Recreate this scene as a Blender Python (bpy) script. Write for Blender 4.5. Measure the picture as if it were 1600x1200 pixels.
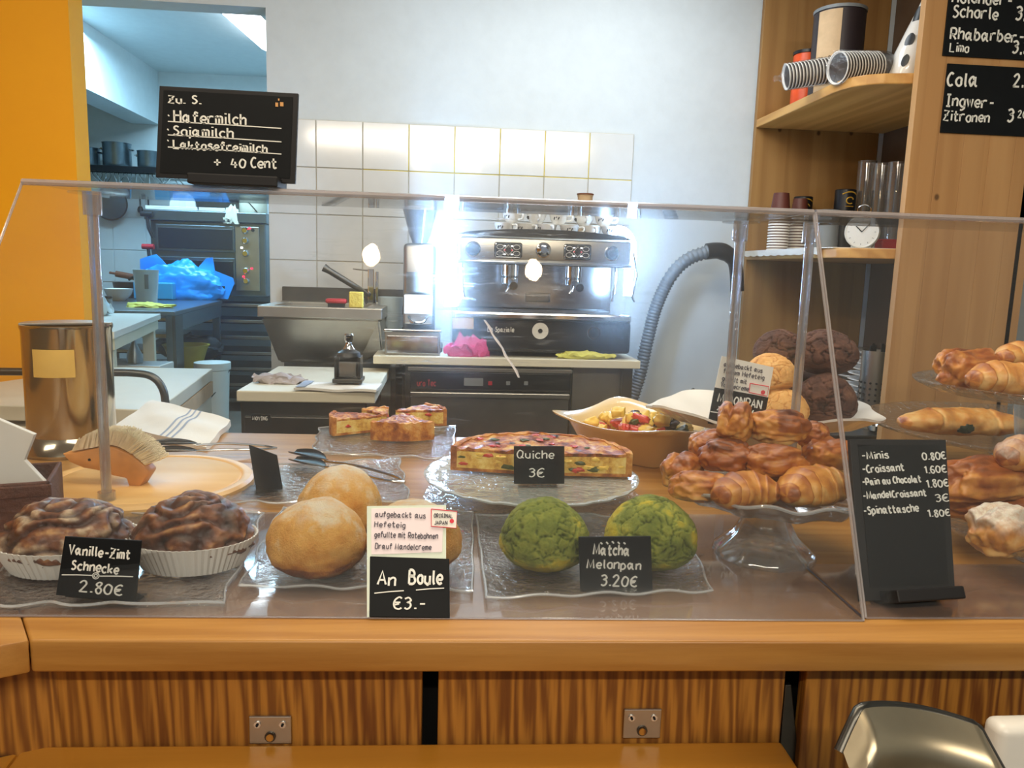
import bpy, bmesh, math, random
from math import sin, cos, pi, radians as R_, sqrt, atan2
from mathutils import Vector, Matrix, noise, Euler
random.seed(7)
for _o in list(bpy.data.objects): bpy.data.objects.remove(_o)
scn = bpy.context.scene
COL = scn.collection

# ------------------------------------------------------------------ camera
CAMP = Vector((0, 0, 1.377)); FPX = 1200.0
CAMR = (Matrix.Rotation(R_(-5.0), 3, 'Z') @ Matrix.Rotation(R_(90 - 8.5), 3, 'X') @ Matrix.Rotation(R_(1.75), 3, 'Z'))
cd = bpy.data.cameras.new('camera'); cam = bpy.data.objects.new('camera', cd); COL.objects.link(cam)
cd.sensor_width = 36; cd.lens = 27; cd.clip_start = .02
cam.matrix_world = Matrix.Translation(CAMP) @ CAMR.to_4x4()
scn.camera = cam
scn.view_settings.view_transform = 'Standard'; scn.view_settings.look = 'None'
scn.view_settings.gamma = 1; scn.view_settings.use_curve_mapping = False
scn.view_settings.exposure = 0.0
scn.cycles.max_bounces = 10; scn.cycles.transparent_max_bounces = 32
scn.cycles.transmission_bounces = 8; scn.cycles.glossy_bounces = 5; scn.cycles.diffuse_bounces = 4
scn.cycles.caustics_reflective = False; scn.cycles.caustics_refractive = False
scn.cycles.sample_clamp_indirect = 4.0

def at(px, py, x=None, y=None, z=None):
    """where the line of sight of a pixel of the photograph meets a plane of the room"""
    d = CAMR @ Vector(((px - 800) / FPX, -(py - 600) / FPX, -1))
    t = (x - CAMP.x) / d.x if x is not None else (y - CAMP.y) / d.y if y is not None else (z - CAMP.z) / d.z
    return CAMP + t * d
def rect(Y, x0, y0, x1, y1):
    ym, xm = (y0 + y1) / 2, (x0 + x1) / 2
    return at(x0, ym, y=Y).x, at(x1, ym, y=Y).x, at(xm, y1, y=Y).z, at(xm, y0, y=Y).z

# ------------------------------------------------------------------ world and lights
wd = bpy.data.worlds.new('world'); scn.world = wd; wd.use_nodes = True
wd.node_tree.nodes['Background'].inputs[0].default_value = (.75, .86, 1, 1)
wd.node_tree.nodes['Background'].inputs[1].default_value = .35
def area(name, loc, tgt, sx, sy, power, col):
    l = bpy.data.lights.new(name, 'AREA'); l.shape = 'RECTANGLE'; l.size = sx; l.size_y = sy
    l.energy = power; l.color = col
    o = bpy.data.objects.new(name, l); COL.objects.link(o); o.location = loc
    o.rotation_euler = (Vector(tgt) - Vector(loc)).to_track_quat('-Z', 'Y').to_euler()
    return o
area('shop_ceiling_light', (.0, -1.55, 2.72), (.1, 1.0, .9), 3.0, .07, 60, (1, .86, .68))
area('counter_ceiling_light', (.1, 1.25, 2.74), (.1, 1.15, .9), 2.0, .35, 27, (1, .88, .70))
area('bar_ceiling_light', (.45, 2.75, 2.74), (.35, 3.0, .9), 1.3, .4, 20, (.86, .94, 1))
area('kitchen_ceiling_light', (-2.0, 5.9, 2.98), (-2.0, 5.9, 0), 1.6, .5, 130, (.42, .76, 1))
area('left_wall_fill', (-1.9, .7, 2.72), (-2.0, 2.8, 1.5), .8, .5, 17, (1, .88, .70))  # unseen fill lamp, added to brighten the yellow wall
area('shelf_side_light', (.3, 1.6, 2.7), (1.6, 2.7, 1.4), .4, .4, 9, (1, .88, .70))

# ------------------------------------------------------------------ materials
def hx(s, a=1):
    s = s.lstrip('#'); c = [int(s[i:i + 2], 16) / 255 for i in (0, 2, 4)]
    return tuple([(v / 12.92 if v <= .04045 else ((v + .055) / 1.055) ** 2.4) for v in c] + [a])
class NT:
    def __init__(s, name):
        s.m = bpy.data.materials.new(name); s.m.use_nodes = True; s.t = s.m.node_tree
        s.t.nodes.clear(); s.out = s.n('ShaderNodeOutputMaterial')
    def n(s, typ, **kw):
        nd = s.t.nodes.new(typ)
        for k, v in kw.items():
            if k.startswith('i_'):
                nd.inputs[k[2:].replace('_', ' ')].default_value = v
            else: setattr(nd, k, v)
        return nd
    def l(s, a, b): s.t.links.new(a, b)
    def ramp(s, fac, stops):
        r = s.n('ShaderNodeValToRGB'); s.l(fac, r.inputs[0]); el = r.color_ramp.elements
        while len(el) < len(stops): el.new(.5)
        for e, (p, c) in zip(el, stops): e.position = p; e.color = c if len(c) == 4 else (*c, 1)
        return r
    def noise(s, scale, detail=4, rough=.55, vec=None, dist=0):
        k = s.n('ShaderNodeTexNoise'); k.inputs['Scale'].default_value = scale; k.inputs['Detail'].default_value = detail
        k.inputs['Roughness'].default_value = rough; k.inputs['Distortion'].default_value = dist
        if vec is not None: s.l(vec, k.inputs['Vector'])
        return k
    def coords(s, which='Object', scale=(1, 1, 1), rot=(0, 0, 0), loc=(0, 0, 0)):
        tc = s.n('ShaderNodeTexCoord'); mp = s.n('ShaderNodeMapping')
        s.l(tc.outputs[which], mp.inputs[0]); mp.inputs['Scale'].default_value = scale
        mp.inputs['Rotation'].default_value = rot; mp.inputs['Location'].default_value = loc
        return mp.outputs[0]
def fresnel(q, ior, normal=None):
    """Fresnel that treats both faces of a thin sheet alike"""
    g = q.n('ShaderNodeNewGeometry'); m = q.n('ShaderNodeMix', data_type='FLOAT'); q.l(g.outputs['Backfacing'], m.inputs[0])
    m.inputs[2].default_value = ior; m.inputs[3].default_value = 1 / ior
    f = q.n('ShaderNodeFresnel'); q.l(m.outputs[0], f.inputs[0]); return f
def pbr(name, col, rough=.5, metal=0, var=.12, vs=14, bump=0, bs=60, spec=.5, sub=0, coat=0, emit=None, es=0, trans=0):
    q = NT(name); b = q.n('ShaderNodeBsdfPrincipled'); q.l(b.outputs[0], q.out.inputs[0])
    c = hx(col) if isinstance(col, str) else col
    vec = q.coords()
    if var:
        nz = q.noise(vs, 4, .6, vec)
        lo = tuple(x * (1 - var) for x in c[:3]); hi = tuple(min(1, x * (1 + var)) for x in c[:3])
        rr = q.ramp(nz.outputs[0], [(.3, lo), (.7, hi)]); q.l(rr.outputs[0], b.inputs['Base Color'])
    else: b.inputs['Base Color'].default_value = c
    b.inputs['Roughness'].default_value = rough; b.inputs['Metallic'].default_value = metal
    b.inputs['Specular IOR Level'].default_value = spec; b.inputs['Coat Weight'].default_value = coat
    if sub: b.inputs['Subsurface Weight'].default_value = sub; b.inputs['Subsurface Scale'].default_value = .01
    if trans: b.inputs['Transmission Weight'].default_value = trans
    if emit: b.inputs['Emission Color'].default_value = hx(emit); b.inputs['Emission Strength'].default_value = es
    if bump:
        bn = q.noise(bs, 5, .6, vec); bp = q.n('ShaderNodeBump'); bp.inputs['Strength'].default_value = bump
        bp.inputs['Distance'].default_value = .01; q.l(bn.outputs[0], bp.inputs['Height']); q.l(bp.outputs[0], b.inputs['Normal'])
    return q.m
def wood(name, light, dark, axis='X', ring=22, rough=.42, knots=False, contrast=1., band=0, dist=9, fine=.45):
    """long grain runs along AXIS"""
    q = NT(name); b = q.n('ShaderNodeBsdfPrincipled'); q.l(b.outputs[0], q.out.inputs[0])
    i = 'XYZ'.index(axis); sc = [1, 1, 1]; sc[i] = .06
    v = q.coords(scale=tuple(sc))
    w = q.n('ShaderNodeTexWave'); w.wave_type = 'BANDS'; w.bands_direction = 'DIAGONAL'
    w.inputs['Scale'].default_value = ring; w.inputs['Distortion'].default_value = dist; w.inputs['Detail'].default_value = 3
    w.inputs['Detail Scale'].default_value = 1.4; q.l(v, w.inputs[0])
    f = q.noise(160, 5, .7, v); g = q.noise(6, 2, .5, v)
    m = q.n('ShaderNodeMix', data_type='RGBA', blend_type='MIX'); m.inputs[0].default_value = fine
    q.l(w.outputs['Color'], m.inputs[6]); q.l(f.outputs['Color'], m.inputs[7])
    m2 = q.n('ShaderNodeMix', data_type='RGBA', blend_type='MIX'); m2.inputs[0].default_value = .35
    q.l(m.outputs[2], m2.inputs[6]); q.l(g.outputs['Color'], m2.inputs[7])
    L, D = hx(light), hx(dark)
    lo, hi = .5 - .28 / contrast, .5 + .28 / contrast
    r = q.ramp(m2.outputs[2], [(max(0, lo), D), (min(1, hi), L)])
    last = r.outputs[0]
    if knots:
        kv = q.coords(scale=(1, 1, .8), rot=(R_(-90), 0, 0)) if axis == 'Z' else q.coords()
        vo = q.n('ShaderNodeTexVoronoi'); vo.voronoi_dimensions = '2D'; vo.inputs['Scale'].default_value = 6.5; q.l(kv, vo.inputs['Vector'])
        kr = q.ramp(vo.outputs['Distance'], [(.035, (1, 1, 1)), (.075, (0, 0, 0))])
        sc_ = q.n('ShaderNodeSeparateColor'); q.l(vo.outputs['Color'], sc_.inputs[0]); gt = q.n('ShaderNodeMath', operation='GREATER_THAN'); q.l(sc_.outputs[0], gt.inputs[0]); gt.inputs[1].default_value = .62
        mu = q.n('ShaderNodeMath', operation='MULTIPLY'); q.l(kr.outputs[0], mu.inputs[0]); q.l(gt.outputs[0], mu.inputs[1])
        mk = q.n('ShaderNodeMix', data_type='RGBA'); q.l(mu.outputs[0], mk.inputs[0]); q.l(last, mk.inputs[6])
        mk.inputs[7].default_value = tuple(x * .35 for x in D[:3]) + (1,); last = mk.outputs[2]
    if band:
        bv = q.coords(scale=(1, 1, .01)) if axis == 'Z' else q.coords(scale=(.01, 1, 1))
        br = q.n('ShaderNodeTexVoronoi'); br.inputs['Scale'].default_value = band; q.l(bv, br.inputs['Vector'])
        bm_ = q.n('ShaderNodeMix', data_type='RGBA', blend_type='MULTIPLY'); bm_.inputs[0].default_value = .7
        rr = q.ramp(br.outputs['Color'], [(0, (.72, .66, .6)), (1, (1.0, 1.0, 1.0))])
        q.l(last, bm_.inputs[6]); q.l(rr.outputs[0], bm_.inputs[7]); last = bm_.outputs[2]
    q.l(last, b.inputs['Base Color']); b.inputs['Roughness'].default_value = rough
    bp = q.n('ShaderNodeBump'); bp.inputs['Strength'].default_value = .12; bp.inputs['Distance'].default_value = .004
    q.l(m.outputs[2], bp.inputs['Height']); q.l(bp.outputs[0], b.inputs['Normal'])
    return q.m
def crust(name, stops, rough=.6, ns=30, nw=.35, bump=.35, bs=90, coat=0, sugar=None):
    """baked dough: vertex attribute 'tone' (how far the spot is baked) plus noise runs through a ramp"""
    q = NT(name); b = q.n('ShaderNodeBsdfPrincipled'); q.l(b.outputs[0], q.out.inputs[0])
    a = q.n('ShaderNodeAttribute', attribute_name='tone'); v = q.coords()
    nz = q.noise(ns, 5, .65, v)
    s = q.n('ShaderNodeMath', operation='SUBTRACT'); q.l(nz.outputs[0], s.inputs[0]); s.inputs[1].default_value = .5
    ma = q.n('ShaderNodeMath', operation='MULTIPLY_ADD'); q.l(s.outputs[0], ma.inputs[0]); ma.inputs[1].default_value = nw * 2
    q.l(a.outputs['Fac'], ma.inputs[2])
    r = q.ramp(ma.outputs[0], [(p, hx(c)) for p, c in stops]); last = r.outputs[0]
    if sugar:
        sa = q.n('ShaderNodeAttribute', attribute_name='sugar'); sn = q.noise(140, 4, .7, v)
        mm = q.n('ShaderNodeMath', operation='MULTIPLY'); q.l(sa.outputs['Fac'], mm.inputs[0])
        sr = q.ramp(sn.outputs[0], [(.3, (.35, .35, .35)), (.7, (1, 1, 1))]); q.l(sr.outputs[0], mm.inputs[1])
        mx = q.n('ShaderNodeMix', data_type='RGBA'); q.l(mm.outputs[0], mx.inputs[0]); q.l(last, mx.inputs[6]); mx.inputs[7].default_value = hx(sugar)
        last = mx.outputs[2]
    q.l(last, b.inputs['Base Color']); b.inputs['Roughness'].default_value = rough; b.inputs['Coat Weight'].default_value = coat
    b.inputs['Coat Roughness'].default_value = .25
    b.inputs['Subsurface Weight'].default_value = .12; b.inputs['Subsurface Scale'].default_value = .008
    bn = q.noise(bs, 6, .7, v); bp = q.n('ShaderNodeBump'); bp.inputs['Strength'].default_value = bump; bp.inputs['Distance'].default_value = .006
    q.l(bn.outputs[0], bp.inputs['Height']); q.l(bp.outputs[0], b.inputs['Normal'])
    return q.m
def clear(name, tint=(.97, .98, .98), ior=1.5, rough=.02, haze=0, haze_col=(.9, .93, .95), bump=0, bs=30, refr=0, gain=1.0):
    """thin clear plastic or glass: lets light straight through, mirrors by Fresnel"""
    q = NT(name); tr = q.n('ShaderNodeBsdfTransparent'); tr.inputs[0].default_value = (*tint, 1)
    gl = q.n('ShaderNodeBsdfGlossy'); gl.inputs['Roughness'].default_value = rough
    fr = fresnel(q, ior)
    body = tr.outputs[0]
    if refr:
        gs = q.n('ShaderNodeBsdfGlass'); gs.inputs['IOR'].default_value = 1.45; gs.inputs['Roughness'].default_value = .02
        gs.inputs[0].default_value = (*tint, 1); mg = q.n('ShaderNodeMixShader'); mg.inputs[0].default_value = refr
        q.l(body, mg.inputs[1]); q.l(gs.outputs[0], mg.inputs[2]); body = mg.outputs[0]
    if haze:
        df = q.n('ShaderNodeBsdfDiffuse'); df.inputs[0].default_value = (*haze_col, 1)
        mh = q.n('ShaderNodeMixShader'); mh.inputs[0].default_value = haze; q.l(body, mh.inputs[1]); q.l(df.outputs[0], mh.inputs[2]); body = mh.outputs[0]
    mx = q.n('ShaderNodeMixShader'); g = q.n('ShaderNodeMath', operation='MULTIPLY'); q.l(fr.outputs[0], g.inputs[0]); g.inputs[1].default_value = gain
    q.l(g.outputs[0], mx.inputs[0]); q.l(body, mx.inputs[1]); q.l(gl.outputs[0], mx.inputs[2]); q.l(mx.outputs[0], q.out.inputs[0])
    if bump:
        v = q.coords(); bn = q.noise(bs, 3, .5, v); bp = q.n('ShaderNodeBump'); bp.inputs['Strength'].default_value = bump; bp.inputs['Distance'].default_value = .01
        q.l(bn.outputs[0], bp.inputs['Height'])
        for nd in (gl, fr): q.l(bp.outputs[0], nd.inputs['Normal'])
    return q.m
def emis(name, col, st):
    q = NT(name); e = q.n('ShaderNodeEmission'); e.inputs[0].default_value = hx(col); e.inputs[1].default_value = st
    q.l(e.outputs[0], q.out.inputs[0]); return q.m
def scratched(name, hot, hot_r):
    """the case's front sheet: clear acrylic, finely scratched and smeared where it is wiped most"""
    q = NT(name); tr = q.n('ShaderNodeBsdfTransparent'); tr.inputs[0].default_value = (.96, .97, .975, 1)
    gl = q.n('ShaderNodeBsdfGlossy'); gl.inputs['Roughness'].default_value = .02
    fr = fresnel(q, 1.36)
    rf = q.n('ShaderNodeBsdfRefraction'); rf.inputs['Roughness'].default_value = .62; rf.inputs['IOR'].default_value = 1.12; rf.inputs[0].default_value = (.95, .97, 1, 1)
    v = q.coords(rot=(0, R_(35), 0), scale=(4, 4, 40)); w = q.noise(3.2, 5, .7, v, .6)
    v2 = q.coords(rot=(0, R_(-52), 0), scale=(5, 5, 70)); w2 = q.noise(2.2, 5, .7, v2, .8)
    mx = q.n('ShaderNodeMath', operation='MAXIMUM'); q.l(w.outputs[0], mx.inputs[0]); q.l(w2.outputs[0], mx.inputs[1])
    sr = q.ramp(mx.outputs[0], [(.57, (0, 0, 0)), (.72, (1, 1, 1))])
    tc = q.n('ShaderNodeTexCoord'); d = q.n('ShaderNodeVectorMath', operation='DISTANCE'); q.l(tc.outputs['Object'], d.inputs[0]); d.inputs[1].default_value = hot
    pm = q.ramp(d.outputs['Value'], [(0, (1, 1, 1)), (hot_r, (0, 0, 0))])
    cl = q.noise(9, 4, .6, q.coords()); cr = q.ramp(cl.outputs[0], [(.4, (.1, .1, .1)), (.65, (1, 1, 1))])
    a = q.n('ShaderNodeMath', operation='MULTIPLY'); q.l(sr.outputs[0], a.inputs[0]); q.l(pm.outputs[0], a.inputs[1])
    b = q.n('ShaderNodeMath', operation='MULTIPLY'); q.l(a.outputs[0], b.inputs[0]); q.l(cr.outputs[0], b.inputs[1])
    c = q.n('ShaderNodeMath', operation='MULTIPLY_ADD'); q.l(b.outputs[0], c.inputs[0]); c.inputs[1].default_value = .6; c.inputs[2].default_value = .045
    m1 = q.n('ShaderNodeMixShader'); q.l(c.outputs[0], m1.inputs[0]); q.l(tr.outputs[0], m1.inputs[1]); q.l(rf.outputs[0], m1.inputs[2])
    df = q.n('ShaderNodeBsdfDiffuse'); df.inputs[0].default_value = (.85, .88, .92, 1)
    c2 = q.n('ShaderNodeMath', operation='MULTIPLY_ADD'); q.l(b.outputs[0], c2.inputs[0]); c2.inputs[1].default_value = .12; c2.inputs[2].default_value = .006
    m3 = q.n('ShaderNodeMixShader'); q.l(c2.outputs[0], m3.inputs[0]); q.l(m1.outputs[0], m3.inputs[1]); q.l(df.outputs[0], m3.inputs[2])
    m2 = q.n('ShaderNodeMixShader'); q.l(fr.outputs[0], m2.inputs[0]); q.l(m3.outputs[0], m2.inputs[1]); q.l(gl.outputs[0], m2.inputs[2])
    q.l(m2.outputs[0], q.out.inputs[0]); return q.m

M = dict(
 white_wall=pbr('white_wall', '#c9d1d4', .75, var=.03, bump=.06, bs=40), yellow_wall=pbr('yellow_wall', '#ffae00', .6, var=.05, vs=3, bump=.05),
 kitchen_wall=pbr('kitchen_wall', '#cfd8da', .6, var=.03), ceiling=pbr('ceiling_paint', '#cfd6d8', .8, var=.02),
 floor=pbr('floor_tiles', '#6b655c', .5, var=.2, vs=5), tile=pbr('wall_tile', '#d2d4d2', .10, var=.02, spec=.6),
 grout=pbr('grout', '#b9b4a4', .9), grout_y=pbr('yellow_grout', '#cbb95c', .9, var=.2), dark=pbr('black_gap', '#0b0a09', .9),
 counter=wood('counter_wood', '#bb8a46', '#915e24', 'X', 14, .36, contrast=1.0, fine=.7), counter_top=wood('counter_top', '#d8ad7c', '#bd8652', 'X', 5, .30, contrast=.6),
 panel=wood('counter_panel', '#b07a30', '#5e3210', 'Z', 38, .5, knots=True, contrast=1.0, dist=8, fine=.38), ledge=wood('ledge_wood', '#cf9236', '#a86f1c', 'X', 4, .35, contrast=.7),
 pine=wood('pine', '#cda26c', '#b38450', 'Z', 6, .5, knots=True, contrast=.6, band=9), pine_h=wood('pine_shelf', '#dcab62', '#b5803d', 'Y', 6, .45, contrast=.8),
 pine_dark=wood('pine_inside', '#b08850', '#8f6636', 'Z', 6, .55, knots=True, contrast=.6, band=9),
 beech=wood('beech', '#e6bd7c', '#d6a35c', 'X', 7, .42, contrast=.6), steel=pbr('stainless', '#b4b1a9', .34, 1, var=.1, vs=8), steel_dk=pbr('dark_steel', '#5c5b57', .35, 1, var=.15),
 chrome=pbr('chrome', '#d6d8da', .08, 1, var=0), steel_blue=pbr('kitchen_steel', '#6f7c84', .32, .9, var=.1), black=pbr('black_plastic', '#14161a', .35, var=.1),
 board=pbr('chalkboard', '#0c1013', .6, var=.15, vs=30, spec=.2), frame=pbr('black_frame', '#18181a', .5, var=.1, spec=.3), chalk=pbr('chalk_paint', '#eef0ea', .8, var=.05),
 white_pl=pbr('white_plastic', '#e2e0d8', .35, var=.03), cream=pbr('cream_board', '#dcd5bd', .4, var=.04), china=pbr('china', '#ecebe6', .15, var=.02, coat=.4),
 paper=pbr('paper', '#eeece4', .8, var=.03), cloth=pbr('linen', '#ece9df', .9, var=.04, bump=.3, bs=300), rag=pbr('grey_rag', '#b1a8a6', .95, bump=.4, bs=200), blue_stripe=pbr('blue_stripe', '#9aa6b8', .9),
 pink=pbr('pink_cloth', '#e0438c', .9, bump=.4, bs=200), yellow_cloth=pbr('yellow_cloth', '#d9d66a', .9, bump=.4, bs=200), hose=pbr('grey_hose', '#6c7379', .45, var=.08),
 blue_bag=pbr('blue_bag', '#189bff', .35, var=.08, vs=6, spec=.6), frosted=pbr('frosted_plastic', '#c8dbe2', .3, var=.04, spec=.5), red=pbr('red_plastic', '#b3202c', .4), orange=pbr('orange_tin', '#e0521c', .4),
 yellow_tub=pbr('yellow_tub', '#a8922c', .4), mustard=pbr('mustard_bowl', '#e2c48c', .25, var=.04, coat=.5), brown_bask=pbr('brown_basket', '#5b3322', .6, var=.3, vs=60, bump=.5, bs=120), sponge=pbr('sponge', '#d9bd52', .95, bump=.5),
 kraft=pbr('kraft_paper', '#c9ab84', .7), dark_can=pbr('dark_can', '#2c2427', .4), grey=pbr('grey_plastic', '#7d8284', .5), brown=pbr('brown_plastic', '#6b3a24', .5),
 led=emis('cool_led', '#a8d2ff', 120), lampglow=emis('warm_lamp', '#ffdca8', 170), tube=emis('kitchen_tube', '#e8f6ff', 12), red_led=emis('red_led', '#ff3050', 3), white_led=emis('white_led', '#ffffff', 3),
 acrylic=clear('acrylic', (.96, .965, .97), 1.5, .03, haze=.008, gain=1.0), acrylic_edge=clear('acrylic_edge', (.80, .79, .80), 1.5, .06, haze=.30, haze_col=(.72, .66, .66), gain=1.4), post=clear('acrylic_post', (.90, .90, .92), 1.5, .04, haze=.10, gain=2.2, refr=.5),
 glass=clear('pressed_glass', (.975, .985, .98), 1.5, .05, haze=.012, bump=1, bs=70, gain=1.25, refr=.08), tray_rim=clear('tray_rim', (.97, .98, .98), 1.5, .06, haze=.30, haze_col=(.92, .95, .97), gain=2.5),
 stand=clear('stand_glass', (.95, .96, .96), 1.5, .03, haze=.05, gain=2.0, refr=.45), wrap=clear('plastic_wrap', (.98, .98, .98), 1.5, .15, haze=.03, bump=1, bs=60, gain=.9),
 quiche_plate=clear('frosted_glass', (.9, .92, .9), 1.5, .08, haze=.42, haze_col=(.74, .78, .73), bump=.3, bs=40, gain=1.5), tumbler=clear('tumbler_glass', (.88, .88, .86), 1.5, .03, haze=.06, gain=2.5),
)
# ------------------------------------------------------------------ mesh helpers
def BM(): return bmesh.new()
def _merge(dst, src, mtx=None):
    if mtx is not None: bmesh.ops.transform(src, matrix=mtx, verts=src.verts)
    me = bpy.data.meshes.new('tmp'); src.to_mesh(me); src.free(); dst.from_mesh(me); bpy.data.meshes.remove(me)
    return dst
def box(bm, x0, x1, y0, y1, z0, z1, bev=0, seg=2, mtx=None):
    b = bmesh.new(); bmesh.ops.create_cube(b, size=1)
    for v in b.verts:
        v.co = Vector(((x0 + x1) / 2 + v.co.x * (x1 - x0), (y0 + y1) / 2 + v.co.y * (y1 - y0), (z0 + z1) / 2 + v.co.z * (z1 - z0)))
    if bev: bmesh.ops.bevel(b, geom=b.edges[:], offset=bev, segments=seg, profile=.5, affect='EDGES')
    return _merge(bm, b, mtx)
def lathe(bm, prof, n=32, c=(0, 0, 0), sx=1, sy=1, wav=None, mtx=None):
    b = bmesh.new(); rings = []
    for k, (r, z) in enumerate(prof):
        if r < 1e-6: rings.append([b.verts.new((c[0], c[1], c[2] + z))]); continue
        ring = []
        for i in range(n):
            a = 2 * pi * i / n; rr, zz = r, z
            if wav: rr, zz = wav(r, z, a)
            ring.append(b.verts.new((c[0] + rr * cos(a) * sx, c[1] + rr * sin(a) * sy, c[2] + zz)))
        rings.append(ring)
    for A, B_ in zip(rings, rings[1:]):
        for i in range(n):
            j = (i + 1) % n
            if len(A) == 1 and len(B_) == 1: continue
            if len(A) == 1: b.faces.new((A[0], B_[j], B_[i]))
            elif len(B_) == 1: b.faces.new((A[i], A[j], B_[0]))
            else: b.faces.new((A[i], A[j], B_[j], B_[i]))
    bmesh.ops.recalc_face_normals(b, faces=b.faces)
    return _merge(bm, b, mtx)
def cyl(bm, c, r, h, n=20, r2=None, bev=0, mtx=None):
    r2 = r if r2 is None else r2
    return lathe(bm, [(0, 0), (r, 0), (r2, h), (0, h)] if not bev else [(0, 0), (r - bev, 0), (r, bev), (r2, h - bev), (r2 - bev, h), (0, h)], n, c, mtx=mtx)
def smooth_pts(p, sub=6, closed=False):
    p = [Vector(q) for q in p]; out = []; n = len(p)
    if n < 3: return p
    for i in range(n if closed else n - 1):
        a, b, c, d = (p[(i - 1) % n] if closed or i else p[0]), p[i], p[(i + 1) % n], (p[(i + 2) % n] if closed or i + 2 < n else p[-1])
        for s in range(sub):
            t = s / sub
            out.append(.5 * ((2 * b) + (c - a) * t + (2 * a - 5 * b + 4 * c - d) * t * t + (3 * b - a - 3 * c + d) * t ** 3))
    if not closed: out.append(p[-1])
    return out
def tube(bm, pts, r, n=8, flat=1.0, up=None, cap=True, mtx=None):
    pts = [Vector(p) for p in pts]; b = bmesh.new(); rings = []; N = len(pts)
    u = None
    for i, p in enumerate(pts):
        t = (pts[min(i + 1, N - 1)] - pts[max(i - 1, 0)])
        t = t.normalized() if t.length > 1e-9 else Vector((0, 0, 1))
        ref = Vector(up) if up else (u if u is not None else (Vector((0, 0, 1)) if abs(t.z) < .9 else Vector((1, 0, 0))))
        u = (ref - t * ref.dot(t))
        u = u.normalized() if u.length > 1e-6 else t.orthogonal().normalized()
        w = t.cross(u); rr = r[i] if isinstance(r, (list, tuple)) else r
        rings.append([b.verts.new(p + rr * (cos(2 * pi * k / n) * w + flat * sin(2 * pi * k / n) * u)) for k in range(n)])
    for A, B_ in zip(rings, rings[1:]):
        for k in range(n): b.faces.new((A[k], A[(k + 1) % n], B_[(k + 1) % n], B_[k]))
    if cap: b.faces.new(rings[0][::-1]); b.faces.new(rings[-1])
    bmesh.ops.recalc_face_normals(b, faces=b.faces)
    return _merge(bm, b, mtx)
def prism(bm, poly, z0, z1, bev=0, mtx=None):
    b = bmesh.new(); A = [b.verts.new((x, y, z0)) for x, y in poly]; B_ = [b.verts.new((x, y, z1)) for x, y in poly]
    b.faces.new(A[::-1]); b.faces.new(B_); n = len(poly)
    for i in range(n): b.faces.new((A[i], A[(i + 1) % n], B_[(i + 1) % n], B_[i]))
    bmesh.ops.recalc_face_normals(b, faces=b.faces)
    if bev: bmesh.ops.bevel(b, geom=b.edges[:], offset=bev, segments=2, profile=.5, affect='EDGES')
    return _merge(bm, b, mtx)
def grid(bm, nu, nv, f, closed_u=False, thick=0):
    b = bmesh.new(); V = [[b.verts.new(f(i / (nu - (0 if closed_u else 1)), j / (nv - 1))) for j in range(nv)] for i in range(nu)]
    for i in range(nu if closed_u else nu - 1):
        for j in range(nv - 1): b.faces.new((V[i][j], V[(i + 1) % nu][j], V[(i + 1) % nu][j + 1], V[i][j + 1]))
    bmesh.ops.recalc_face_normals(b, faces=b.faces)
    if thick: bmesh.ops.solidify(b, geom=b.faces[:], thickness=thick)
    return _merge(bm, b)
def setattr_layer(me, name, vals):
    a = me.attributes.new(name, 'FLOAT', 'POINT'); a.data.foreach_set('value', vals)
def obj(name, bm, mat, parent=None, loc=(0, 0, 0), rot=(0, 0, 0), smooth=False, attrs=None, auto=None):
    me = bpy.data.meshes.new(name); bm.to_mesh(me); bm.free()
    o = bpy.data.objects.new(name, me); COL.objects.link(o)
    me.materials.append(M[mat] if isinstance(mat, str) else mat)
    o.location = loc; o.rotation_euler = rot
    if parent is not None: o.parent = parent
    if smooth:
        me.polygons.foreach_set('use_smooth', [True] * len(me.polygons))
        if auto != 0:
            try: me.set_sharp_from_angle(angle=R_(auto or 40))
            except Exception: pass
    for k, v in (attrs or {}).items(): setattr_layer(me, k, v)
    return o
def tag(o, label=None, cat=None, group=None, kind=None):
    for k, v in (('label', label), ('category', cat), ('group', group), ('kind', kind)):
        if v: o[k] = v
    return o
def thing(name, label, cat, loc=(0, 0, 0), rz=0, group=None, rot=None):
    o = bpy.data.objects.new(name, None); COL.objects.link(o); o.empty_display_size = .02
    o.location = loc; o.rotation_euler = rot or (0, 0, rz)
    return tag(o, label, cat, group)
def struct(name, bm, mat, smooth=False, parent=None, **k):
    o = obj(name, bm, mat, parent, smooth=smooth, **k)
    if parent is None: o['kind'] = 'structure'
    return o
def kids(o): return [c for c in COL.objects if c.parent == o]
def dup(root, loc, rz=None, label=None, group=None, rot=None, scale=None):
    c = root.copy(); COL.objects.link(c); c.location = loc
    if rz is not None: c.rotation_euler = (0, 0, rz)
    if rot is not None: c.rotation_euler = rot
    if scale is not None: c.scale = (scale,) * 3
    if label: c['label'] = label
    if group: c['group'] = group
    for k in kids(root):
        d = k.copy(); COL.objects.link(d); d.parent = c
        for g in kids(k):
            e = g.copy(); COL.objects.link(e); e.parent = d
    return c
def nz3(p, s=1.0, o=0.0): return noise.noise(Vector((p[0] * s + o, p[1] * s + o * 1.7, p[2] * s - o)))
def turb(p, s, octv=4, o=0.0):
    v, a = 0, 1
    for k in range(octv): v += a * nz3(p, s * 2 ** k, o + k * 3.1); a *= .5
    return v
def ico(bm, sub=4): bmesh.ops.create_icosphere(bm, subdivisions=sub, radius=1); return bm

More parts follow.
